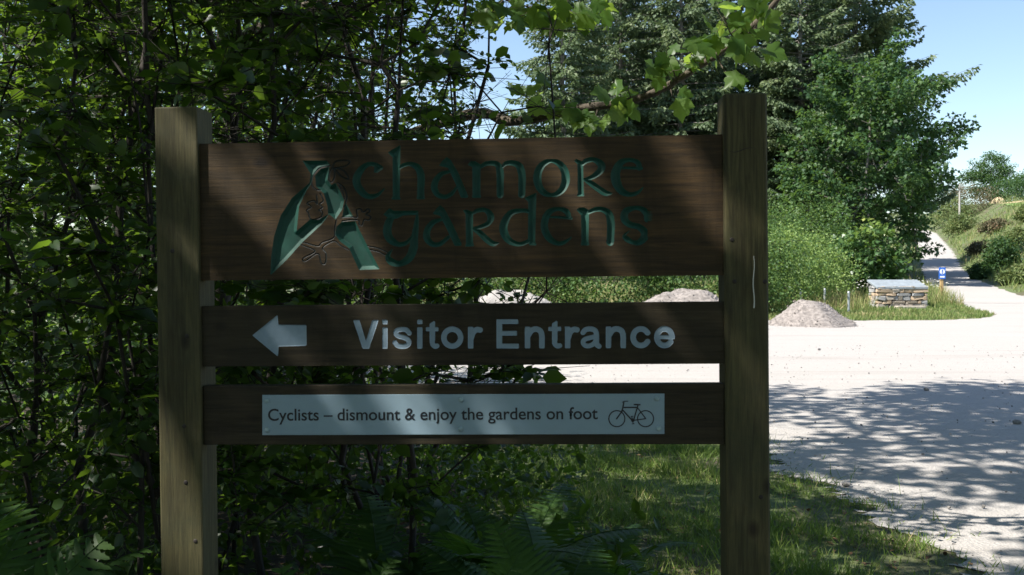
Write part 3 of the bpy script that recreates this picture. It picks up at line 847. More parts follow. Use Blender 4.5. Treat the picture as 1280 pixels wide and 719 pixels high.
def twig_leaves(clumps, ntw, nleaf, tlen, size, TV, TF, up=0.5):
    n = len(clumps) * ntw
    c = np.repeat(clumps, ntw, 0)
    d = rand_dirs(n) * np.array([1, 1, 0.55]); d[:, 2] += rng.normal(0.05, 0.25, n); d = unit(d)
    L = tlen * rng.uniform(0.45, 1.25, n)
    base = c - d * L[:, None] * 0.25
    tw = [(np.stack([base[k], base[k] + d[k] * L[k] * 0.55 + (0, 0, -0.01), base[k] + d[k] * L[k] + (0, 0, -0.05 * L[k])]), np.array([0.0022, 0.0016, 0.0009])) for k in range(n)]
    t = (np.arange(nleaf)[None] + rng.uniform(0, 0.8, (n, nleaf))) / nleaf
    side = unit(np.cross(d, np.array([0, 0, 1.0])))
    sg = np.where((np.arange(nleaf) % 2) == 0, 1.0, -1.0)[None, :, None]
    pos = base[:, None] + d[:, None] * (L[:, None] * t)[..., None]
    ax = d[:, None] * 0.65 + side[:, None] * sg * 0.85 + rng.normal(size=(n, nleaf, 3)) * 0.28 + np.array([0, 0, -0.22])
    nm = rng.normal(size=(n, nleaf, 3)) * (1 - up) * 0.75 + np.array([0, 0, up])
    sz = size * np.repeat(rng.uniform(0.6, 1.4, n), nleaf) * rng.uniform(0.5, 1.25, n * nleaf)
    rnd = np.clip(0.5 * np.repeat(rng.uniform(0, 1, n), nleaf) + 0.5 * rng.uniform(0, 1, n * nleaf), 0, 1)
    wv = rng.uniform(0.8, 1.25, n * nleaf)
    return scatter(TV, TF, pos.reshape(-1, 3), frames(ax.reshape(-1, 3), nm.reshape(-1, 3)), np.stack([sz * wv, sz, sz], -1), rnd), tubes(tw, 3)

SUNV = np.array(SUN_DIR)
# gaps in the crowns overhead: through these the sun reaches the sign
_gr = np.random.default_rng(5)
GROUND_GAPS = [(np.array([_gr.uniform(0.3, 2.6), 4.2 + 5.2 * _gr.uniform(0, 1) ** 0.7, 0.05]), _gr.uniform(0.08, 0.36)) for _ in range(64)]
LIMB_GAPS = [(at(px, py, 5.25), 0.22) for px, py in ((845, 95), (900, 25), (945, 35), (740, 150), (700, 10))]
FERN_GAPS = [(np.array(q), 0.07) for q in ((-1.3, 2.5, 0.85), (-0.85, 2.2, 0.8), (-0.35, 3.0, 0.45), (0.3, 3.6, 0.5))]
GAPS = [(S_R @ np.array([u, -0.01, v]) + BASE, r) for (u, v), r in zip(px2board([(318, 240), (440, 285), (705, 228), (868, 225), (372, 425), (525, 520), (222, 600), (228, 660), (215, 150)]),
                                                                       (0.042, 0.030, 0.018, 0.034, 0.014, 0.014, 0.055, 0.055, 0.012))] + GROUND_GAPS + LIMB_GAPS + FERN_GAPS
def open_gaps(V, F, r, k, m, G=None):
    n = len(V) // k
    c = V.reshape(n, k, 3).mean(1)
    keep = np.ones(n, bool)
    for p, rad in (GAPS if G is None else G):
        d = c - p
        t = d @ SUNV
        q = np.linalg.norm(d - t[:, None] * SUNV, axis=1)
        keep &= ~((t > 0.3) & (q < rad + m) & ((c[:, 2] < 2.55) | (G is None)))
    idx = np.cumsum(keep) - 1
    F = F.reshape(n, -1, 3)[keep]
    fo = F.shape[1]
    F = (F - (np.arange(n)[keep] * k)[:, None, None] + (idx[keep] * k)[:, None, None]).reshape(-1, 3)
    kv = np.repeat(keep, k)
    return V[kv], F, r[kv]

def plant(name, base, stems, clumps, crad, n_per, size, leaf, mat, bark, label, cat, group=None, r_tip=0.004, r_max=0.2, tint=None, droop=0.35, up=0.7, flat=0.6, part=('trunk', 'crown'), jit=0.05, expo=0.5, sides=5, gaps=False, twigs=0):
    root = empty(name, base, label, cat, group)
    b = np.array(base, float)
    v, f = skeleton(stems, clumps, r_tip, r_max, jit, sides, expo)
    link(part[0], make_mesh(part[0], v - b, [f], smooth=True), bark, root)
    if twigs:
        (V, F, r), (v2, f2) = twig_leaves(clumps, twigs, n_per // twigs, crad, size, leaf[0], leaf[1], up)
        tob = [o for o in root.children][0]; tme = tob.data
        tob.data = make_mesh(part[0], np.concatenate([v, v2]) - b, [f, f2 + len(v)], smooth=True); tob.data.materials.append(bark); bpy.data.meshes.remove(tme)
    else:
        V, F, r = clump_leaves(clumps, crad, n_per, size, leaf[0], leaf[1], droop, flat, up, tint)
    if gaps: V, F, r = open_gaps(V, F, r, len(leaf[0]), size * 0.22, None if gaps is True else gaps)
    link(part[1], make_mesh(part[1], V - b, [F], {'rnd': r}, len(leaf[0]) > 4), mat, root)
    return root

def stem_line(p, q, n=7, w=0.12):
    p, q = np.array(p, float), np.array(q, float)
    t = np.linspace(0, 1, n)[:, None]
    o = np.zeros((n, 3)); o[1:-1] = rng.normal(size=(n - 2, 3)) * w * np.array([1, 1, 0.3])
    return p + (q - p) * t + o

def profile_clumps(n, cx, cyy, prof, squash=1.0, inner=0.45, z0=0.0):
    """clump centres inside a body of revolution, more of them near its outside"""
    zs, rs = np.array(prof).T
    zz = np.linspace(zs[0], zs[-1], 400); w = np.interp(zz, zs, rs) ** 1.2 + 0.02
    z = rng.choice(zz, n, p=w / w.sum()) + rng.normal(0, 0.05, n)
    a = rng.uniform(0, 2 * np.pi, n)
    lump = 1 + 0.16 * np.sin(3 * a + z * 0.9) + 0.12 * np.sin(5 * a - z * 1.7)
    r = np.interp(z, zs, rs) * lump * (inner + (1 - inner) * rng.uniform(0, 1, n) ** 0.6)
    return np.stack([cx + r * np.cos(a), cyy + r * np.sin(a) * squash, z + z0], -1)

O6, OV, DI, PA, P5 = (L_OV6, F_OV6), (L_OVATE, F_OVATE), (L_DIA, F_DIA), (L_PALM, F_PALM), (L_PAL5, F_PAL5)

# thicket on the left, the plants one sees against the light
thicket = [  # x, y, height, radius, clumps, leaf size, label
    (-1.05, 3.55, 3.6, 0.62, 180, 0.076, 'leafy shrub with dark arching stems directly behind the left sign post'),
    (-0.42, 4.05, 3.5, 0.62, 150, 0.080, 'dark leafy shrub spreading above the middle of the title board'),
    (-1.95, 3.95, 4.2, 0.75, 190, 0.058, 'tall shrub with thin upright stems at the left edge'),
    (-1.45, 5.0, 4.8, 0.85, 230, 0.070, 'slender shaded shrub left of the sign, behind the edge shrub'),
    (-0.55, 5.5, 4.4, 0.75, 210, 0.055, 'leafy shrub whose twigs hang between the lower boards'),
    (-2.75, 5.3, 5.2, 0.95, 240, 0.082, 'tall shrub at the far left with sunlit upper leaves'),
    (-1.3, 6.8, 5.4, 1.0, 260, 0.075, 'deep thicket shrub seen between left post and title board top'),
    (-3.3, 7.2, 5.8, 1.2, 280, 0.075, 'broad thicket shrub deep behind the left edge stems'),
    (-2.4, 8.6, 6.0, 1.2, 280, 0.08, 'rearmost tall thicket shrub with glowing backlit leaves'),
]
for x, y, h, rr, nc, ls, lab in thicket:
    prof = [(0.62, rr * 0.6), (h * 0.35, rr), (h * 0.6, rr * 1.15), (h * 0.9, rr * 0.8), (h, rr * 0.2)]
    cl = profile_clumps(nc, x, y, prof, 0.9, 0.25)
    cpx = CX + FPX * cl[:, 0] / cl[:, 1]; cpy = 341 - FPX * (cl[:, 2] - CAM_Z) / cl[:, 1]
    cl = cl[~((np.hypot((cpx - 630) / 48, (cpy - 72) / 60) < 1) | ((cpx > 700 - 0.1 * cpy) & (cpy < 140)))]     # the sky shows here
    stems = []
    for k in range(5):
        a = rng.uniform(0, 2 * np.pi); q = rng.uniform(0.25, 0.9) * rr
        stems.append(stem_line((x + 0.18 * math.cos(a), y + 0.18 * math.sin(a), -0.05), (x + q * math.cos(a), y + q * math.sin(a), h * rng.uniform(0.55, 0.85)), 8, 0.06))
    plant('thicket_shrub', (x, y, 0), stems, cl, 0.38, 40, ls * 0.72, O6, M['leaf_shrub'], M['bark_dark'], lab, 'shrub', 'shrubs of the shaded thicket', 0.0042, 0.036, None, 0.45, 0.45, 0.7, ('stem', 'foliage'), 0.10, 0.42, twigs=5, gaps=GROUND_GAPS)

# woodland trees behind the thicket
for x, y, h, rr, lab in [(-4.9, 12.5, 5.8, 2.4, 'broadleaf tree in sun behind the thicket, left part of picture'),
                         (-8.6, 13.5, 7, 2.8, 'big broadleaf tree behind the thicket at the left edge'),
                         (-4.6, 18.5, 7.4, 2.6, 'broadleaf tree behind the title board, beside the bright sky gap'),
                         (-8.4, 21, 9, 3.2, 'taller broadleaf tree at the back of the left wood'),
                         (-13, 21, 10, 3.6, 'far left broadleaf tree closing the wood')]:
    prof = [(0.6, rr * 0.7), (h * 0.35, rr), (h * 0.65, rr), (h * 0.9, rr * 0.6), (h, rr * 0.15)]
    cl = profile_clumps(230, x, y, prof, 1.0, 0.45)
    plant('woodland_tree', (x, y, 0), [stem_line((x, y, -0.1), (x, y, h * 0.8), 8, 0.15)], cl, 0.62, 46, 0.12, DI, M['leaf_wood'], M['bark_dark'], lab, 'tree', 'broadleaf trees behind the thicket', 0.008, 0.16)

# trees overhead that shade the sign, the verge and the near gravel
def crown_clumps(n, c, r, hollow=0.3):
    d = rand_dirs(n); q = (hollow + (1 - hollow) * rng.uniform(0, 1, n) ** 0.5)[:, None]
    return np.array(c) + d * q * np.array(r)
SY = np.array([-2.1, 7.4, 0.0])
syc_cl = np.concatenate([crown_clumps(150, (-0.6, 7.0, 8.2), (4.6, 4.2, 2.2)), crown_clumps(70, (1.2, 8.6, 7.4), (2.6, 2.6, 1.2)), crown_clumps(70, (0.8, 3.4, 7.0), (2.8, 2.6, 1.4))])
syc = plant('sycamore_tree', SY, [stem_line(SY - (0, 0, 0.1), SY + (0.2, -0.3, 6.8), 8, 0.12)], syc_cl, 0.58, 62, 0.16, P5, M['leaf_syc'], M['bark_dark'], 'sycamore overhanging the sign with a limb arching above its right half', 'tree', None, 0.008, 0.17, gaps=True)
for c, r, n, lab in [((-4.4, 0.8, 6.3), (2.6, 2.2, 2.4), 210, 'broadleaf tree left of the viewer that keeps the sign in shade'),
                     ((-1.0, 1.0, 6.0), (3.2, 2.8, 1.3), 190, 'spreading broadleaf tree whose crown roofs the path in front of the sign'),
                     ((-6.6, -1.2, 4.2), (2.2, 3.0, 4.0), 240, 'dense broadleaf tree left of the viewer, leafy to the ground'),
                     ((-5.6, 4.2, 3.0), (1.6, 2.6, 2.9), 230, 'low leafy tree outside the left edge beside the thicket'),
                     ((9.0, -3.0, 5.4), (3.6, 3.4, 5.2), 260, 'large unseen broadleaf tree added right of the viewer to block sky light'),  # out of view, added so that less open sky lights the sign
                     ((-3.6, -4.6, 4.2), (3.4, 2.2, 3.9), 260, 'dense unseen broadleaf tree added behind the viewer on the left to block sky light'),  # this and the next two are out of view, added to darken the sign
                     ((0.6, -5.0, 4.2), (3.0, 2.0, 3.9), 260, 'dense unseen broadleaf tree added straight behind the viewer to block sky light'),
                     ((4.6, -5.4, 4.0), (3.0, 2.0, 3.7), 240, 'dense unseen broadleaf tree added behind the viewer on the right to block sky light'),
                     ((2.2, -1.2, 8.2), (3.8, 3.6, 1.8), 260, 'tall broadleaf tree beside the viewer, dappling the gravel')]:
    cl = crown_clumps(n, c, r)
    bx, by = c[0] - 0.6, c[1] - 1.4
    plant('shade_tree', (bx, by, 0), [stem_line((bx, by, -0.1), (c[0], c[1], c[2] * 0.9), 7, 0.1)], cl, 0.6, 34, 0.16, DI, M['leaf_wood'], M['bark_dark'], lab, 'tree', 'trees that shade the sign', 0.008, 0.15, gaps=True)

# the arching limb, part of the sycamore, with single leaves
limb_px = [(560, 150, 6.6), (640, 152, 6.0), (720, 136, 5.6), (770, 130, 5.5), (815, 117, 5.4), (850, 98, 5.35), (905, 62, 5.3), (950, 24, 5.25), (985, -18, 5.2), (1030, -90, 5.1), (1060, -180, 5.0)]
lp = np.array([at(*p) for p in limb_px])
lp = np.concatenate([[SY + (0.02, -0.05, 1.95)], lp])
lc = catmull(lp, 6)
rad = np.interp(np.linspace(0, 1, len(lc)), [0, 0.35, 0.7, 1], [0.040, 0.022, 0.017, 0.010]) * (1 + 0.12 * np.sin(np.arange(len(lc)) * 1.9))
paths = [(lc, rad)]
leaf_spots = []
def twig(p0, p1, r=0.0035, sag=0.03):
    t = np.linspace(0, 1, 5)[:, None]
    P = p0 + (p1 - p0) * t - np.array([0, 0, sag]) * np.sin(np.pi * t)
    paths.append((P, np.linspace(r, r * 0.5, 5))); return P
groups = [  # photo pixel centre, spread, depth, number of leaves
    (842, 88, 26, 14, 5.30, 12), (862, 62, 20, 12, 5.2, 6), (845, 122, 20, 6, 5.32, 5), (905, 20, 26, 18, 5.15, 12), (938, 36, 26, 24, 5.1, 14), (955, 10, 20, 14, 5.1, 8), (915, 95, 12, 6, 5.2, 3),
    (740, 148, 26, 9, 5.45, 10), (690, 140, 26, 10, 5.6, 8), (775, 122, 22, 8, 5.4, 6), (655, 118, 24, 12, 5.5, 7), (700, 8, 40, 14, 5.0, 14), (745, 10, 24, 10, 5.05, 8), (660, 18, 34, 14, 5.0, 10), (622, 8, 26, 12, 4.9, 8), (785, 110, 16, 9, 5.4, 3), (890, 50, 14, 14, 5.2, 5), (940, 60, 14, 10, 5.15, 4)]
main = lc
for gxp, gyp, sx_, sy_, dep, n in groups:
    for k in range(n):
        p = at(gxp + rng.normal() * sx_ * 0.6, gyp + rng.normal() * sy_ * 0.7, dep + rng.normal() * 0.10)
        leaf_spots.append(p)
    c = at(gxp, gyp, dep)
    if gyp < 30 and gxp < 800: s = at(gxp + 40, -60, dep)
    else:
        j = np.argmin(np.linalg.norm(main - c, axis=1)); s = main[j]
    P = twig(s, c, 0.005)
    for p in leaf_spots[-n:]:
        twig(P[rng.integers(2, 5)], p + np.array([0, 0.0, 0.0]), 0.0016, 0.01)
# an upper limb that carries the leaves along the top edge
up_l = catmull(np.array([SY + (0.1, -0.1, 3.2), at(560, -70, 6.0), at(650, -75, 5.2), at(760, -85, 5.0), at(860, -140, 4.9)]), 6)
paths.append((up_l, np.linspace(0.04, 0.012, len(up_l))))
lv, lf = tubes(paths, 7)
limb = link('limb', make_mesh('limb', lv - SY, [lf], smooth=True), M['bark_limb'], syc, 'bare brown limb arching from behind the title board up to the right')
leaf_me = []
for k in range(5):
    V = L_PALM.copy(); V[:, 2] += 0.10 * rng.normal() * V[:, 0] * V[:, 1] + 0.12 * rng.normal() * V[:, 0] ** 2
    leaf_me.append(make_mesh('leaf', V, [F_PALM], {'rnd': np.full(len(V), 0.3 + 0.16 * k)}, True))
    leaf_me[-1].materials.append(M['leaf_syc'])
for k, p in enumerate(leaf_spots):
    o = link('leaf', leaf_me[k % 5], None, limb)
    ax = rng.normal(size=3) * np.array([1, 0.6, 0.5]) + np.array([0, -0.1, -0.75])
    nm = rng.normal(size=3) * 0.5 + np.array([-0.15, -0.75, 0.45])
    Fm = frames(ax[None], nm[None])[0]
    s = rng.uniform(0.07, 0.115)
    o.matrix_local = Matrix.Translation(p - SY) @ Matrix(Fm.tolist()).to_4x4() @ Matrix.Scale(s, 4)

# big lane-side sycamore
bx, by = 20.4, 58.0
prof = [(0.4, 2.2), (3.4, 3.7), (6, 4.5), (8.2, 4.7), (10.4, 3.3), (12.4, 1.7), (13.4, 0.3)]
cl = profile_clumps(300, bx + 0.3, by, prof, 0.9, 0.45, terr(bx, by))
bo = []
for k in range(26):
    a, zz = rng.uniform(0, 6.28), rng.uniform(2.5, 12.5)
    r0 = np.interp(zz, *np.array(prof).T)
    for q in range(5):
        f = 0.72 + 0.11 * q
        bo.append((bx + 0.3 + r0 * f * math.cos(a), by + r0 * f * math.sin(a), zz + 0.35 * q + float(terr(bx, by)) + 0.1 * rng.normal()))
cl = np.concatenate([cl[: 275], np.array(bo)])
plant('sycamore_tree', (bx, by, float(terr(bx, by))), [stem_line((bx, by, 0.5), (bx + 0.4, by, 11.5), 9, 0.15)], cl, 0.55, 64, 0.21, P5, M['leaf_lane'], M['bark_grey'], 'large dark green conical broadleaf tree on the left side of the lane', 'tree', None, 0.012, 0.22, up=0.6)

# spruces
def spruce_parts(seed, h, rad, lower=0.10, gap=0.42):
    global rng
    keep = rng; rng = np.random.default_rng(seed)
    paths = [(stem_line((0, 0, -0.3), (0, 0, h), 12, 0.05), np.linspace(0.30, 0.02, 12))]
    pos, axs, ln_, wd, rn = [], [], [], [], []
    z = lower * h
    while z < h - 0.25:
        f = z / h
        nb = rng.integers(4, 7)
        a0 = rng.uniform(0, 6.28)
        for k in range(nb):
            a = a0 + k * 2 * np.pi / nb + rng.normal() * 0.25
            L = (rad * (1 - f) ** 0.75 + 0.25) * rng.uniform(0.55, 1.15) * (1.35 if rng.uniform() < 0.15 else 1.0)
            if gap > 0.45 and 0.45 < f < 0.85 and rng.uniform() < 0.3: L *= 1.4
            if f < 0.28: L *= 0.55 + 1.4 * f
            d = np.array([math.cos(a), math.sin(a), 0]); sd = np.array([-d[1], d[0], 0])
            rise = 0.35 * (f - 0.35); sagk = 0.20 + 0.10 * rng.normal()
            t = np.linspace(0, 1, 7)
            P = np.array([0, 0, z]) + np.outer(t * L, d); P[:, 2] += L * (rise * t - sagk * t ** 2 + 0.16 * t ** 4)
            paths.append((P, np.linspace(0.022 + 0.006 * L, 0.006, 7)))
            nt = max(6, int(L * 6.5))
            tone = rng.uniform(0.0, 0.55)
            bare = 0.62 if f < 0.22 else 0.22
            for q in range(nt):
                tt = bare + (1 - bare) * (q + rng.uniform(0, 1)) / nt
                p = np.array([np.interp(tt, t, P[:, c]) for c in range(3)])
                for s in (-1, 1):
                    l = (0.30 * L * (1 - tt) ** 0.8 + 0.22) * rng.uniform(0.7, 1.2)
                    tw = unit(d * 0.75 + sd * s * 0.85 + np.array([0, 0, -0.25 - 0.35 * rng.uniform()]))
                    m = max(2, int(l / 0.17))
                    for e in range(m):
                        u_ = (e + 0.6) / m
                        pp = p + tw * l * u_ + np.array([0, 0, -0.16 * l * u_ * u_])
                        pos.append(pp); axs.append(tw + rng.normal(size=3) * 0.4 + np.array([0, 0, -0.25])); ln_.append(rng.uniform(0.20, 0.36)); wd.append(rng.uniform(0.14, 0.25))
                        rn.append(tone + 0.25 * rng.uniform() + 0.25 * (tt - 0.4))
            pos.append(P[-1]); axs.append(d); ln_.append(0.35); wd.append(0.1); rn.append(0.8)
        z += gap * rng.uniform(0.7, 1.3)
    pos, axs = np.array(pos), np.array(axs)
    nm = rng.normal(size=pos.shape) * 0.6 + np.array([0, 0, 0.8])
    sc = np.stack([np.array(wd) / 0.68, np.array(ln_), np.array(ln_)], -1)
    V, F, r = scatter(L_DIA, F_DIA, pos, frames(axs, nm), sc, np.clip(np.array(rn), 0, 1))
    tv_, tf_ = tubes(paths, 5)
    rng = keep
    a = make_mesh('trunk', tv_, [tf_], smooth=True); a.materials.append(M['bark_grey'])
    b = make_mesh('crown', V, [F], {'rnd': r}); b.materials.append(M['needle'])
    return a, b
SPV = [spruce_parts(3, 24.0, 5.2, 0.09), spruce_parts(5, 26.0, 6.0, 0.10), spruce_parts(9, 28.0, 7.4, 0.12, 0.5)]
spr = [  # photo column, depth, variant, scale, turn, label
    (703, 62, 0, 1.00, 0.3, 'spruce at the left end of the row, beside the sky gap'),
    (775, 68, 1, 0.98, 1.7, 'spruce above the middle of the title board, second from the left end'),
    (852, 66, 0, 1.06, 2.9, 'spruce standing behind the arching limb'),
    (925, 70, 1, 1.02, 4.1, 'spruce directly behind the right post top'),
    (1000, 66, 1, 1.04, 5.5, 'pale trunked spruce just right of the right post'),
    (1068, 72, 2, 1.06, 0.9, 'wide spruce whose drooping branches reach into the open sky')]
for k, (px, dep, v, s, tz, lab) in enumerate(spr):
    p = at(px, 341, dep); z0 = float(terr(p[0], dep))
    t = empty('spruce_tree', (p[0], dep, z0), lab, 'tree', 'tall spruces behind the car park', tz)
    t.scale = (s, s, s)
    for nm, me in zip(('trunk', 'crown'), SPV[v]): link(nm, me, None, t)
for k, (px, dep, v, s, lab) in enumerate([(735, 84, 1, 0.95, 'shadowed rear spruce between the two leftmost front spruces'), (815, 86, 0, 1.05, 'shadowed rear spruce left of the arching limb'), (890, 84, 1, 1.0, 'shadowed rear spruce just left of the right post'), (965, 86, 0, 1.1, 'dark rear spruce just right of the right post'), (1030, 88, 1, 1.1, 'dark rear spruce behind the pale trunked spruce'), (775, 96, 0, 1.1, 'rearmost spruce filling the gap left of the limb'), (850, 97, 1, 1.1, 'rearmost spruce filling the gap behind the limb')]):
    p = at(px, 341, dep)
    t = empty('spruce_tree', (p[0], dep, float(terr(p[0], dep))), lab, 'tree', 'second row of spruces', 1.1 * k)
    t.scale = (s, s, s)
    for nm, me in zip(('trunk', 'crown'), SPV[v]): link(nm, me, None, t)

# shrubs round the car park
def bush(name, x, y, w, h, nc, per, size, leaf, mat, label, cat='bush', group=None, crad=None, tint=None, up=0.6, depth=0.8):
    z = float(terr(x, y))
    prof = [(0.05 * h, w * 0.42), (0.4 * h, w * 0.52), (0.75 * h, w * 0.40), (h * 0.97, w * 0.08)]
    cl = profile_clumps(nc, x, y, prof, depth, 0.35, z)
    stems = [stem_line((x + 0.1 * math.cos(a), y + 0.1 * math.sin(a), z - 0.05), (x + 0.22 * w * math.cos(a), y + 0.22 * w * math.sin(a), z + h * 0.6), 5, 0.05 * w) for a in np.linspace(0, 6.28, 4)[:-1] + rng.uniform(0, 2)]
    if tint == 'top': tint = np.clip((cl[:, 2] - z) / h, 0, 1) ** 2.2 * 0.95 + 0.1 * rng.uniform(0, 1, nc)
    return plant(name, (x, y, z), stems, cl, crad or 0.22 * min(w, h), per, size, leaf, mat, M['bark_dark'], label, cat, group, 0.006, 0.05, tint, 0.35, up, 0.7, ('stem', 'foliage'))
bush('willow_bush', 11.0, 39.5, 2.8, 3.3, 120, 60, 0.10, DI, M['leaf_bright'], 'bright green narrow leaved bush beside the right post, behind the gravel heap')
bush('willow_bush', 13.0, 42.0, 2.6, 2.9, 100, 60, 0.10, DI, M['leaf_bright'], 'small bright green bush between bollards and sycamore sapling')
bush('hazel_bush', 11.4, 46.5, 4.2, 4.6, 150, 60, 0.13, DI, M['leaf_mid'], 'dull green tall bush behind the bright bushes, right of the post')
bush('hazel_bush', 14.9, 50.5, 4.0, 5.0, 150, 60, 0.14, DI, M['leaf_mid'], 'dark bush filling the gap under the spruces')
bush('sycamore_sapling', 16.0, 45.5, 3.1, 3.5, 120, 42, 0.19, P5, M['leaf_sapling'], 'rounded sapling with yellow new leaves at its top, behind the stone plinth', 'bush', None, 0.42, 'top')
for k, (x, y, w, h, lab) in enumerate([(-3.2, 34.2, 4.2, 3.4, 'dark hedge bush behind the left gravel heap'), (0.2, 34.8, 3.8, 3.0, 'sunlit hedge bush just right of the left gravel heap'), (3.2, 34.4, 3.8, 3.3, 'hedge bush midway between the two pale heaps'), (6.2, 34.8, 3.6, 3.2, 'hedge bush behind the right pale heap'), (8.9, 35.6, 3.4, 3.4, 'hedge bush hidden partly by the right post')]):
    bush('hedge_bush', x, y, w, h, 130, 55, 0.12, DI, M['leaf_mid'], lab, 'bush', 'hedge bushes behind the car park')
# bank and hill on the right of the lane
bank = [(1252, 66, 1.9, 2.2, 'leaf_lane', 'dark rounded hawthorn bush on the bank right of the lane'),
        (1272, 84, 2.0, 1.2, 'leaf_bank', 'olive bush on the bank just behind the dark hawthorn'),
        (1226, 92, 2.2, 1.1, 'leaf_red', 'reddish brown bush halfway up the bank'),
        (1246, 104, 3.2, 1.3, 'leaf_red', 'reddish bush below the stubble field'),
        (1286, 98, 2.6, 1.3, 'leaf_bank', 'olive bush at the right edge below the field'),
        (1226, 64, 1.2, 1.0, 'leaf_lane', 'low dark bramble clump where the bank meets the lane'),
        (1272, 55, 1.8, 0.9, 'leaf_bank', 'low pale bramble on the near bank at the right edge'),
        (1200, 128, 3.6, 2.6, 'leaf_bank', 'green bush beside the far lane bend'),
        (1212, 150, 8.0, 5.2, 'leaf_red', 'dark brownish bush on the hill crest beside the pole'),
        (1193, 146, 6.0, 4.4, 'leaf_bank', 'bush on the crest left of the pole'),
        (1268, 165, 8.0, 4.4, 'leaf_lane', 'dark bush on the crest at the right edge'),
        (1290, 160, 7.0, 4.6, 'leaf_lane', 'dark crest bush cut by the right edge'),
        (1180, 165, 8.0, 6.0, 'leaf_lane', 'dark bush where the lane tops the hill')]
for px, dep, w, h, m, lab in bank:
    p = at(px, 341, dep)
    bush('bank_bush', p[0], dep, w, h, 90, 42, 0.10 + dep * 0.0011, DI, M[m], lab, 'bush', 'bushes on the bank and hill')
p = at(1238, 341, 185)
hz = float(terr(p[0], 185))
cl = profile_clumps(150, p[0], 185, [(1.0, 2.6), (3.2, 4.3), (6, 4.2), (8.4, 2.4), (9.2, 0.5)], 1, 0.4, hz)
plant('hilltop_tree', (p[0], 185, hz), [stem_line((p[0], 185, hz - 0.2), (p[0], 185, hz + 6.5), 6, 0.2)], cl, 0.95, 75, 0.36, DI, M['leaf_lane'], M['bark_grey'], 'round green tree alone on the hilltop against the sky', 'tree', None, 0.02, 0.25)

# ------------------------------------------------------------------ ferns
def frond_mesh(seed, n=22, length=1.0, width=0.24):
    r = np.random.default_rng(seed)
    t = np.linspace(0, 1, 14)
    P = np.stack([0.04 * np.sin(3 * t) * r.normal(), t * length * 0.86, 0.62 * length * t - 0.62 * length * t ** 2.2], -1)
    Vs, Fs, Rn, off_ = [], [], [], 0
    tv, tf = tubes([(P, np.linspace(0.005, 0.0012, 14))], 4)
    Vs.append(tv); F4 = tf; Rn.append(np.full(len(tv), 0.35)); off_ = len(tv)
    for k in range(n):
        tt = 0.14 + 0.85 * k / n
        p = np.array([np.interp(tt, t, P[:, c]) for c in range(3)])
        tg = unit(np.array([np.interp(min(1, tt + .02), t, P[:, c]) - np.interp(tt - .02, t, P[:, c]) for c in range(3)]))
        L = width * (math.sin(math.pi * min(1, 0.16 + 0.84 * tt)) ** 0.8 + 0.05) * r.uniform(0.9, 1.1)
        for s in (-1, 1):
            d = unit(np.array([s, 0, 0.0]) + tg * 0.35 + np.array([0, 0, -0.12 + 0.06 * r.normal()]))
            wv = tg
            m = 7
            rowc, rowa, rowb = [], [], []
            for e in range(m + 1):
                f = e / m
                hw = 0.60 * (0.85 * length / n) * (1 - f) ** 0.55 * (1.0 if e % 2 == 0 else 0.72) + 0.0008
                c = p + d * L * f + np.array([0, 0, -0.10 * L * f * f])
                rowc.append(c); rowa.append(c + wv * hw + (0, 0, -0.15 * hw)); rowb.append(c - wv * hw + (0, 0, -0.15 * hw))
            A = np.array(rowa + rowc + rowb)
            i = np.arange(m); q = m + 1
            f1 = np.stack([i, i + 1, i + q + 1, i + q], -1); f2 = np.stack([i + q, i + q + 1, i + 2 * q + 1, i + 2 * q], -1)
            Vs.append(A); Fs += [f1 + off_, f2 + off_]; off_ += len(A); Rn.append(np.full(len(A), 0.3 + 0.5 * r.uniform()))
    me = make_mesh('frond', np.concatenate(Vs), [F4] + Fs, {'rnd': np.concatenate(Rn)})
    me.materials.append(M['fern'])
    return me
FR = [frond_mesh(s, 32, 1.0, w) for s, w in ((1, 0.20), (2, 0.17), (3, 0.21), (4, 0.15))]
def fern(x, y, size, n, label, up=0.85, az0=0.0, span=6.28, z=0.0):
    t = empty('fern', (x, y, z), label, 'fern', 'ferns under the sign and thicket')
    for k in range(n):
        a = az0 + span * (k + 0.5 * rng.uniform()) / n
        o = link('frond', FR[rng.integers(0, 4)], None, t)
        o.rotation_euler = (up * rng.uniform(0.45, 1.2), rng.normal() * 0.15, a)
        s = size * rng.uniform(0.75, 1.12)
        o.scale = (s, s, s)
    return t
ferns = [(-1.55, 2.72, 1.05, 9, 'fern in the bottom left corner, tips catching light', 1.15),
         (-1.30, 2.12, 0.90, 6, 'fern whose frond tips reach in front of the left post foot', 1.25),
         (-0.55, 2.90, 0.78, 9, 'fern just right of the left post under the boards', 1.0),
         (-0.22, 3.05, 0.80, 9, 'dark fern under the left half of the notice plate', 1.0),
         (0.10, 3.25, 0.88, 11, 'fern under the notice plate with broad arching fronds, nearest the grass', 0.95),
         (-0.05, 3.9, 0.85, 10, 'upright fern behind the arching fern, below the plate centre', 1.0),
         (-1.15, 3.05, 0.74, 9, 'shaded fern behind the left post foot', 0.8),
         (-2.0, 3.1, 0.8, 8, 'shaded fern at the left edge under the thin stems', 0.8),
         (-0.55, 3.8, 0.8, 9, 'rear fern deep under the boards left of centre', 0.85),
         (0.42, 4.5, 0.6, 8, 'small fern at the edge of the grass verge', 0.7)]
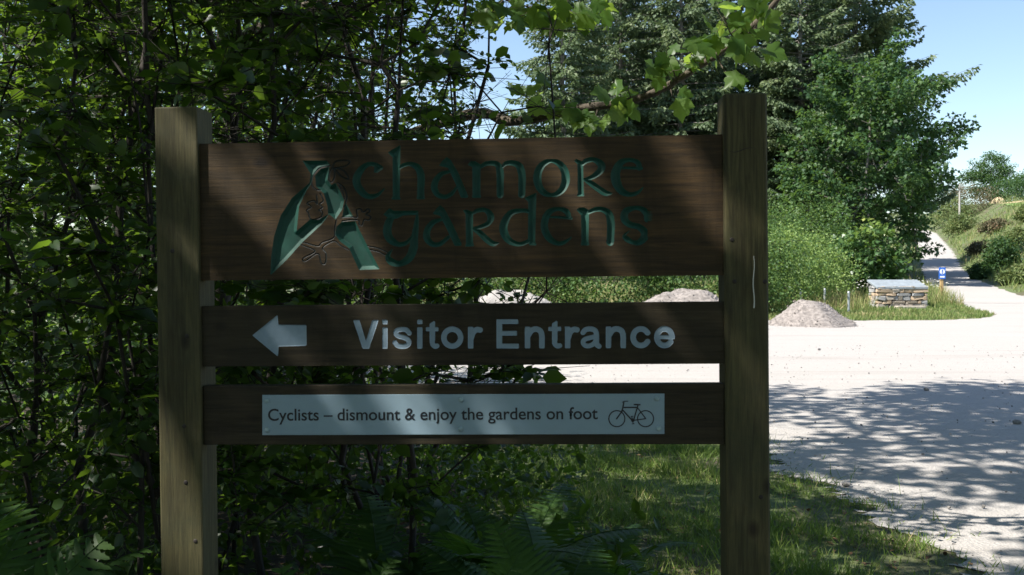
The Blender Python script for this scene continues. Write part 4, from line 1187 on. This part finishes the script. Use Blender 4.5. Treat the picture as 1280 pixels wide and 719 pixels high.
FACING = {0: [((0.50, 0.0, 0.87), (-0.3, -0.9, 0.25), 1.06), ((0.25, 0.0, 0.95), (-0.1, -0.95, 0.2), 0.95), ((0.66, 0.05, 0.72), (-0.4, -0.8, 0.4), 0.92)],
          1: [((0.58, 0.0, 0.80), (-0.45, -0.75, 0.4), 1.12), ((0.66, -0.05, 0.70), (-0.45, -0.7, 0.5), 1.05), ((0.45, 0.02, 0.85), (-0.4, -0.85, 0.3), 0.95)],
          4: [((0.88, -0.05, 0.48), (-0.3, -0.5, 0.8), 0.86), ((0.70, 0.0, 0.70), (-0.4, -0.7, 0.55), 0.80), ((-0.25, 0.1, 0.95), (0.0, -1.0, 0.2), 0.82), ((-0.62, 0.0, 0.75), (0.3, -0.85, 0.4), 0.78)],
          3: [((0.35, 0.0, 0.9), (-0.2, -0.95, 0.25), 0.80), ((-0.55, 0.0, 0.8), (0.3, -0.85, 0.4), 0.78)],
          2: [((-0.2, 0.0, 0.95), (0.0, -0.95, 0.3), 0.78), ((0.6, 0.0, 0.75), (-0.3, -0.8, 0.5), 0.76)]}
for k, (x, y, s, n, lab, u) in enumerate(ferns):
    t = fern(x, y, s, n, lab, u)
    for q, (ax, nm, L) in enumerate(FACING.get(k, [])):
        o = link('frond', FR[(q + k) % 4], None, t)
        o.matrix_local = Matrix(frames(np.array([ax]), np.array([nm]))[0].tolist()).to_4x4() @ Matrix.Scale(L, 4)

# ------------------------------------------------------------------ ground cover
def low_cover(n, x0, x1, y0, y1, z1):
    x = rng.uniform(x0, x1, n); y = rng.uniform(y0, y1, n)
    keep = x < 0.55 - 0.12 * (y - 3.2) + 0.25 * wob(y * 3, x * 3)
    x, y = x[keep], y[keep]; m = len(x)
    hgt = z1 * np.clip(0.55 + 0.45 * wob(x * 2.2, y * 2.2), 0.08, 1) * np.clip((y - 2.4) / 2.2, 0.25, 1)
    pos = np.stack([x, y, rng.uniform(0, 1, m) ** 0.7 * hgt], -1)
    nm = rng.normal(size=(m, 3)) * 0.55 + np.array([0, -0.1, 0.7]); ax = rand_dirs(m) + np.array([0, 0, 0.1])
    return scatter(L_OV6, F_OV6, pos, frames(ax, nm), rng.uniform(0.03, 0.07, m), rng.uniform(0, 1, m))
V, F, r = low_cover(24000, -4.6, 0.9, 2.6, 8.0, 1.0)
link('undergrowth', make_mesh('undergrowth', V, [F], {'rnd': r}), M['leaf_shrub'], label='low dark leafy undergrowth covering the thicket floor', cat='undergrowth', kind='stuff')

BL_V = np.array([(-.5, 0, 0), (.5, 0, 0), (.38, .55, .08), (-.38, .55, .08), (0, 1, .26)])
BL_F = np.array([(0, 1, 2), (0, 2, 3), (3, 2, 4)])
def blades(x, y, hgt, wid, rnd, lean=0.35, lift=0.0):
    m = len(x)
    pos = np.stack([x, y, terr(x, y) + lift], -1)
    ax = rng.normal(size=(m, 3)) * lean; ax[:, 2] = 1
    a = rng.uniform(0, 6.28, m)
    nm = np.stack([np.cos(a), np.sin(a), np.zeros(m)], -1)
    return scatter(BL_V, BL_F, pos, frames(ax, nm), np.stack([wid, hgt, hgt], -1), rnd)
n = 110000
x = rng.uniform(-1.2, 3.2, n); y = rng.uniform(2.0, 10.3, n)
dens = 0.55 + 0.6 * wob(x * 1.9 + 3, y * 1.9) + 0.3 * wob(x * 6, y * 6)
cs = car_sdf(x, y)
keep = (rng.uniform(0, 1, n) < np.clip(dens, 0.06, 1)) & (cs < 0.03 + 0.5 * rng.uniform(0, 1, n) ** 5 * (wob(x * 7, y * 7) > -0.1)) & (x > 0.15 - 0.1 * (y - 4) + 0.2 * rng.normal(size=n))
x, y, dens, cs = x[keep], y[keep], dens[keep], cs[keep]; m = len(x)
tuft = np.clip(0.5 + 0.8 * wob(x * 3.3, y * 3.3 + 1), 0.15, 1.3)
hg = (0.03 + 0.11 * tuft * rng.uniform(0.4, 1.2, m)) * np.clip(0.55 + np.abs(cs), 0.4, 1.1)
V, F, r = blades(x, y, hg, rng.uniform(0.003, 0.007, m), np.clip(0.38 + 0.25 * wob(x * 1.3, y * 1.3) + 0.35 * rng.normal(size=m) * 0.7, 0, 1), 0.55)
link('verge_grass', make_mesh('verge_grass', V, [F], {'rnd': r}), M['grass'], label='short patchy grass of the verge behind the sign', cat='grass', kind='stuff')
# dead leaves and bits on the verge and under the shrubs
n = 2600
x = rng.uniform(-2.5, 2.6, n); y = rng.uniform(2.4, 9.5, n)
pos = np.stack([x, y, np.full(n, 0.012) + 0.015 * rng.uniform(size=n) + np.where(car_sdf(x, y) > 0, 0.02, 0)], -1)
keep = (car_sdf(x, y) < 0.1) | (rng.uniform(size=n) < 0.12)
V, F, r = scatter(L_DIA, F_DIA, pos[keep], frames(rand_dirs(keep.sum()) * np.array([1, 1, 0.15]), np.tile([0.05, 0.1, 1.0], (keep.sum(), 1))), rng.uniform(0.02, 0.055, keep.sum()), rng.uniform(0, 1, keep.sum()))
link('leaf_litter', make_mesh('leaf_litter', V, [F], {'rnd': r}), M['litter'], label='brown dead leaves strewn on the verge and thicket floor', cat='leaf litter', kind='stuff')

# loose stones on the gravel
def icos(sub=1):
    bm = bmesh.new(); bmesh.ops.create_icosphere(bm, subdivisions=sub, radius=1.0)
    v = np.array([q.co for q in bm.verts]); f = np.array([[q.index for q in p.verts] for p in bm.faces]); bm.free(); return v, f
IV, IF = icos(1)
def stones(x, y, s, lift):
    m = len(x)
    sc = np.stack([s * rng.uniform(0.7, 1.4, m), s * rng.uniform(0.7, 1.2, m), s * rng.uniform(0.4, 0.8, m)], -1)
    pos = np.stack([x, y, terr(x, y) + lift + s * 0.15], -1)
    V, F, r = scatter(IV * (1 + 0.12 * rng.normal(size=(len(IV), 1))), IF, pos, frames(rand_dirs(m) * np.array([1, 1, 0.2]), np.tile([0.0, 0.1, 1.0], (m, 1))), sc, rng.uniform(0, 1, m))
    return V, F
n = 3600
x = rng.uniform(1.0, 14, n); y = 4.5 + 16 * rng.uniform(0, 1, n) ** 1.6
k = car_sdf(x, y) > -0.05
x, y = x[k], y[k]
V, F = stones(x, y, 0.004 + 0.011 * rng.uniform(0, 1, len(x)) ** 3 + 0.03 * (rng.uniform(size=len(x)) > 0.993), 0.02)
link('loose_stones', make_mesh('loose_stones', V, [F]), M['pebble'], label='small loose stones scattered over the near gravel', cat='stones', kind='stuff')

# meadow in front of the trees, and the bank's long grass
def meadow(n, x0, x1, y0, y1, keepf, h0, h1, w, name, label, rshift=0.0):
    x = rng.uniform(x0, x1, n); y = rng.uniform(y0, y1, n)
    k = keepf(x, y); x, y = x[k], y[k]; m = len(x)
    hg = (h0 + (h1 - h0) * np.clip(0.5 + 0.6 * wob(x * 0.9, y * 0.9), 0, 1)) * rng.uniform(0.5, 1.15, m)
    V, F, r = blades(x, y, hg, w * rng.uniform(0.6, 1.3, m), np.clip(0.45 + rshift + 0.28 * wob(x * 0.5 + 2, y * 0.5) + 0.22 * rng.normal(size=m), 0, 1), 0.32)
    return link(name, make_mesh(name, V, [F], {'rnd': r}), M['meadow'], label=label, cat='grass', kind='stuff')
def apron(x, y):
    return (car_sdf(x, y) < 0.05) & (np.abs(x - lane_x(y)) > 1.7)
def mow(x, y): return apron(x, y) & (y > np.where(x > 13.6, 40.2, np.where(x > 9.5, 37.5, 34.2)) + 0.5 * wob(x, y)) & ~((np.abs(x - 15.2) < 1.4) & (y < 40.2)) 
meadow(44000, -4, 21, 32.5, 52, lambda x, y: mow(x, y) & ~((np.abs(x - 20.35) < 1.5) & (np.abs(y - 42) < 1.2)), 0.30, 0.85, 0.022, 'meadow_grass', 'tall pale meadow grass round the stone plinth', 0.18)
meadow(30000, 6, 20, 31.0, 43, lambda x, y: apron(x, y) & ~((np.abs(x - 15.2) < 1.05) & (np.abs(y - 39.5) < 0.6)), 0.06, 0.2, 0.025, 'mown_grass', 'short bright grass strip at the far edge of the gravel', 0.0)
meadow(60000, 22, 90, 44, 150, lambda x, y: (off(x, y) > 0.1) & (off(x, y) < 14) & (y < 125), 0.35, 0.8, 0.055, 'bank_grass', 'long dry grass and weeds on the bank right of the lane', 0.05)
meadow(16000, 20, 62, 44, 150, lambda x, y: (x < lane_x(y) - 1.8) & (x > lane_x(y) - 6), 0.3, 0.8, 0.05, 'lane_verge_grass', 'long grass along the left side of the lane', 0.0)
n = 900
x = rng.uniform(24, 84, n); y = rng.uniform(46, 150, n); o_ = off(x, y); k = (o_ > 0.5) & (o_ < 13); x, y = x[k], y[k]
cl = np.stack([x, y, terr(x, y) + rng.uniform(0.1, 0.7, len(x))], -1)
V, F, r = clump_leaves(cl, rng.uniform(0.5, 1.2, len(cl)), 46, 0.17, L_DIA, F_DIA, 0.2, 0.5, 0.5)
link('bank_scrub', make_mesh('bank_scrub', V, [F], {'rnd': r}), M['leaf_bank'], label='low bramble scrub and weeds covering the bank right of the lane', cat='scrub', kind='stuff')
n = 9000
x = rng.uniform(-10, -1.0, n); y = rng.uniform(8, 16, n); k = car_sdf(x, y) < -0.3; x, y = x[k], y[k]; m = len(x)
pos = np.stack([x, y, rng.uniform(0, 1.0, m) * np.clip(0.9 + 0.6 * wob(x, y), 0.2, 1.4)], -1)
V, F, r = scatter(L_DIA, F_DIA, pos, frames(rand_dirs(m), rng.normal(size=(m, 3)) * 0.5 + np.array([0, -0.2, 0.7])), rng.uniform(0.07, 0.14, m), rng.uniform(0, 1, m))
link('undergrowth', make_mesh('undergrowth', V, [F], {'rnd': r}), M['leaf_wood'], label='knee high undergrowth between the trees behind the thicket', cat='undergrowth', kind='stuff')
def flowers(n, x0, x1, y0, y1, h, s, name, label):
    x = rng.uniform(x0, x1, n); y = rng.uniform(y0, y1, n); k = mow(x, y) & (wob(x * 1.3, y * 1.3) > -0.2) ; x, y = x[k], y[k]; m = len(x)
    pos = np.stack([x, y, terr(x, y) + h * rng.uniform(0.7, 1.2, m)], -1)
    V, F, r = scatter(IV * np.array([1, 0.35, 1]), IF, pos, frames(np.tile([0.1, 0, 1.0], (m, 1)), np.tile([0, 1.0, 0], (m, 1))), s * rng.uniform(0.5, 1.3, m), rng.uniform(0, 1, m))
    link(name, make_mesh(name, V, [F]), M['flower'], label=label, cat='flowers', kind='stuff')
flowers(330, 14.8, 20, 43.0, 48.5, 0.72, 0.045, 'wild_flowers', 'white umbel flowers in the meadow behind the plinth')

# ------------------------------------------------------------------ gravel heaps
def heap(x, y, rx, h, mat, label, seed, peak=1.4):
    r = np.random.default_rng(seed)
    na, nr = 72, 40
    a = np.linspace(0, 2 * np.pi, na, endpoint=False)[None]; q = np.linspace(0, 1, nr)[:, None]
    edge = rx * (1 + 0.07 * np.sin(3 * a + seed) + 0.05 * np.sin(7 * a + 2 * seed))
    rr = q * edge
    X = rr * np.cos(a); Y = rr * np.sin(a)
    Z = h * (1 - q) ** 1.05 * (1 - 0.35 * np.exp(-(q * 6) ** 2)) / 0.80
    Z = Z * (1 + 0.06 * wob(X * 4 + seed, Y * 4)) + 0.010 * r.normal(size=Z.shape) * (q < 0.97) * (q > 0.02)
    Z = np.clip(Z, 0, h) - 0.02 * (q > 0.98)
    lob = h * 0.42 * np.clip(1 - np.hypot(X - 0.52 * rx * math.cos(seed), Y - 0.5 * rx * math.sin(seed)) / (0.62 * rx), 0, 1)
    Z = np.where(q < 0.97, np.maximum(Z * (1 + 0.10 * wob(X * 2 + seed, Y * 2)), lob), Z)
    X = X + 0.12 * rx * math.sin(seed * 2.0) * (1 - q); Y = Y + 0.1 * rx * (1 - q)
    V = np.stack([X, Y, Z], -1).reshape(-1, 3)
    i = np.arange(nr - 1)[:, None] * na; j = np.arange(na)[None]; j2 = (j + 1) % na
    F = np.stack([i + j, i + na + j, i + na + j2, i + j2], -1).reshape(-1, 4)
    o = empty('gravel_heap', (x, y, 0.02), label, 'gravel heap', 'gravel heaps on the car park')
    link('heap_body', make_mesh('heap_body', V, [F], smooth=False), mat, o)
    m = 900
    qa = r.uniform(0, 6.28, m); qq = r.uniform(0.05, 1.25, m) ** 0.7
    k = np.clip((qq * (nr - 1)).astype(int), 0, nr - 1); ka = (qa / 6.2832 * na).astype(int) % na
    P = V.reshape(nr, na, 3)[k, ka] + np.stack([0.05 * r.normal(size=m), 0.05 * r.normal(size=m), np.zeros(m)], -1)
    P[:, :2] *= np.maximum(1, qq)[:, None]
    sc = r.uniform(0.006, 0.03, m) * r.uniform(0.5, 1, m)
    v2, f2, _ = scatter(IV * np.array([1.2, 0.9, 0.7]), IF, P, frames(rand_dirs(m), rand_dirs(m)), sc, sc)
    s = link('loose_stone', make_mesh('loose_stone', v2, [f2]), mat, o); s['kind'] = 'stuff'
p = at(640, 341, 28); heap(p[0], 28, 2.1, 1.03, M['heap_grey'], 'pale grey gravel heap seen between the boards, left of the two', 3)
p = at(849, 341, 28); heap(p[0], 28, 2.3, 1.04, M['heap_pink'], 'pale pinkish gravel heap seen between the boards near the right post', 4)
p = at(1017, 341, 28.5); heap(p[0], 28.5, 1.24, 0.70, M['heap_pink'], 'brownish pink gravel heap in the open, right of the right post', 6)

# ------------------------------------------------------------------ stone plinth
p = at(1121, 341, 39.5); gz = float(terr(p[0], 39.5))
pl_ = empty('stone_plinth', (p[0], 39.5, gz), 'dry stone plinth with a sloping grey slab on top', 'plinth', rotz=0.05)
PW, PH, PD = 2.02, 0.80, 0.85
link('core', box_mesh('core', -PW / 2 + 0.07, PW / 2 - 0.07, -PD / 2 + 0.07, PD / 2 - 0.07, -0.2, PH - 0.03), M['mortar'], pl_)
def stone_mesh(k):
    bm = bmesh.new(); bmesh.ops.create_cube(bm, size=1)
    bmesh.ops.bevel(bm, geom=bm.edges[:], offset=0.12, segments=1, affect='EDGES')
    for v in bm.verts: v.co += Vector(rng.normal(size=3) * 0.06)
    return from_bm('stone', bm)
SM = [stone_mesh(k) for k in range(9)]
for k, m in enumerate(SM): m.materials.append(M[('stone', 'stone_b', 'stone_c')[k % 3]])
def face_stones(length, place):
    z = -0.05
    for hgt in (0.19, 0.13, 0.18, 0.12, 0.16, 0.10):
        x_ = -length / 2
        while x_ < length / 2 - 0.03:
            w = min(rng.uniform(0.13, 0.62), length / 2 - x_)
            if length / 2 - x_ - w < 0.12: w = length / 2 - x_
            place(x_ + w / 2, z + hgt / 2, w - 0.018, hgt - 0.014); x_ += w
        z += hgt
def put_stone(x_, y_, z_, sx_, sy_, sz_):
    o = link('stone', SM[rng.integers(0, 9)], None, pl_, loc=(x_, y_, z_))
    o.scale = (sx_, sy_, sz_); o.rotation_euler = (rng.normal() * 0.06, rng.normal() * 0.05, rng.normal() * 0.06)
face_stones(PW, lambda c, z, w, h: put_stone(c, -PD / 2 + rng.normal() * 0.012, z, w, 0.22, h))
face_stones(PD - 0.26, lambda c, z, w, h: put_stone(PW / 2 - 0.09, c + 0.02, z, 0.2, w, h))
face_stones(PD - 0.26, lambda c, z, w, h: put_stone(-PW / 2 + 0.09, c + 0.02, z, 0.2, w, h))
bm = bmesh.new()
for (x_, y_, z_) in [(-1.02, -0.55, 0.80), (1.02, -0.55, 0.80), (1.02, 0.45, 1.08), (-1.02, 0.45, 1.08)]:
    bm.verts.new((x_, y_, z_)); 
bm.verts.ensure_lookup_table(); f = bm.faces.new(bm.verts[:])
r_ = bmesh.ops.extrude_face_region(bm, geom=[f]); 
for v in [g for g in r_['geom'] if isinstance(g, bmesh.types.BMVert)]: v.co.z -= 0.09
bmesh.ops.recalc_face_normals(bm, faces=bm.faces[:])
bmesh.ops.bevel(bm, geom=bm.edges[:], offset=0.012, segments=1, affect='EDGES')
link('slab', from_bm('slab', bm), M['slab'], pl_)
bm = bmesh.new()
for (x_, z0, z1) in [(-PW / 2 + 0.1, 0.76, 0.76), (PW / 2 - 0.1, 0.76, 0.76)]: pass
bmesh.ops.create_cube(bm, size=1)
for v in bm.verts:
    v.co = Vector((v.co.x * (PW - 0.16), 0.0 + v.co.y * (PD - 0.16), 0.72 + (v.co.z + 0.5) * (0.06 + 0.19 * (v.co.y + 0.5))))
link('slab_bed', from_bm('slab_bed', bm), M['stone_c'], pl_)
link('base_stone', box_mesh('base_stone', -0.35, 0.75, -0.95, -0.56, -0.1, 0.07, 0.03), M['stone'], pl_)

# bollards
def cyl(name, r, z0, z1, n=12, r2=None):
    v, f = tubes([(np.array([(0, 0, z0), (0, 0, (z0 + z1) / 2), (0, 0, z1)]), np.array([r, (r + (r2 or r)) / 2, r2 or r]))], n)
    bm = bmesh.new()
    vs = [bm.verts.new(q) for q in v]
    for q in f: bm.faces.new([vs[k] for k in q])
    bm.faces.new(vs[-n:]); bm.faces.new(vs[:n][::-1])
    bmesh.ops.recalc_face_normals(bm, faces=bm.faces[:])
    return from_bm(name, bm)
bp, bc = cyl('post', 0.042, -0.1, 0.74), cyl('cap', 0.05, 0.735, 0.775, 12, 0.03)
for px, dep, lab in ((1001, 38.5, 'left grey metal bollard behind the open gravel heap'), (1031, 38.8, 'middle grey metal bollard above the heap peak'), (1061, 36.5, 'right grey metal bollard between heap and stone plinth')):
    p = at(px, 341, dep)
    t = empty('bollard', (p[0], dep, float(terr(p[0], dep))), lab, 'bollard', 'grey bollards along the grass')
    link('post', bp, M['galv'], t); link('cap', bc, M['galv'], t)

# waymark post
p = at(1177, 341, 43.5); gz = float(terr(p[0], 43.5))
wm = empty('waymark_sign', (p[0], 43.5, gz), 'blue route sign on a short wooden post at the lane entrance', 'sign')
link('post', box_mesh('post', -0.06, 0.06, -0.05, 0.05, -0.2, 1.0, 0.008), M['pine_post'], wm)
pn = link('panel', box_mesh('panel', -0.145, 0.145, -0.075, -0.052, 0.92, 1.42, 0.008), M['blue'], wm)
dm = disc_mesh('white_disc', 0.115, 0.004, False, 24)
link('white_disc', dm, M['white'], pn, loc=(0, -0.0752, 1.24))
link('blue_mark', box_mesh('blue_mark', -0.022, 0.022, -0.0845, -0.0795, 1.20, 1.33), M['blue'], pn)
link('blue_mark', box_mesh('blue_mark', -0.022, 0.022, -0.0845, -0.0795, 1.145, 1.18), M['blue'], pn)
link('white_strip', box_mesh('white_strip', -0.10, 0.10, -0.0795, -0.0752, 0.98, 1.05), M['white'], pn)

# pole on the hill
p = at(1199, 341, 140); gz = float(terr(p[0], 140))
up_ = empty('utility_pole', (p[0], 140, gz), 'thin pale utility pole on the hill beside the lane', 'pole')
link('shaft', cyl('shaft', 0.16, -0.3, 6.2, 8, 0.12), M['pole'], up_)
link('crossarm', box_mesh('crossarm', -0.6, 0.6, -0.22, -0.13, 5.7, 5.85), M['pole'], up_)

# tan outcrop on the crest
p = at(1247, 341, 158); gz = float(terr(p[0], 158))
bm = bmesh.new(); bmesh.ops.create_icosphere(bm, subdivisions=3, radius=1.0)
for v in bm.verts:
    c = v.co.copy(); k = 1 + 0.18 * math.sin(5 * c.x + 2 * c.z) + 0.12 * math.sin(9 * c.y + 4 * c.x)
    v.co = Vector((c.x * 1.2 * k, c.y * 1.2 * k, c.z * 0.9 * k))
link('rock_outcrop', from_bm('rock_outcrop', bm), M['rock'], None, 'tan rocky outcrop on the hill crest between bushes', 'rock', loc=(p[0], 158, gz - 0.1))
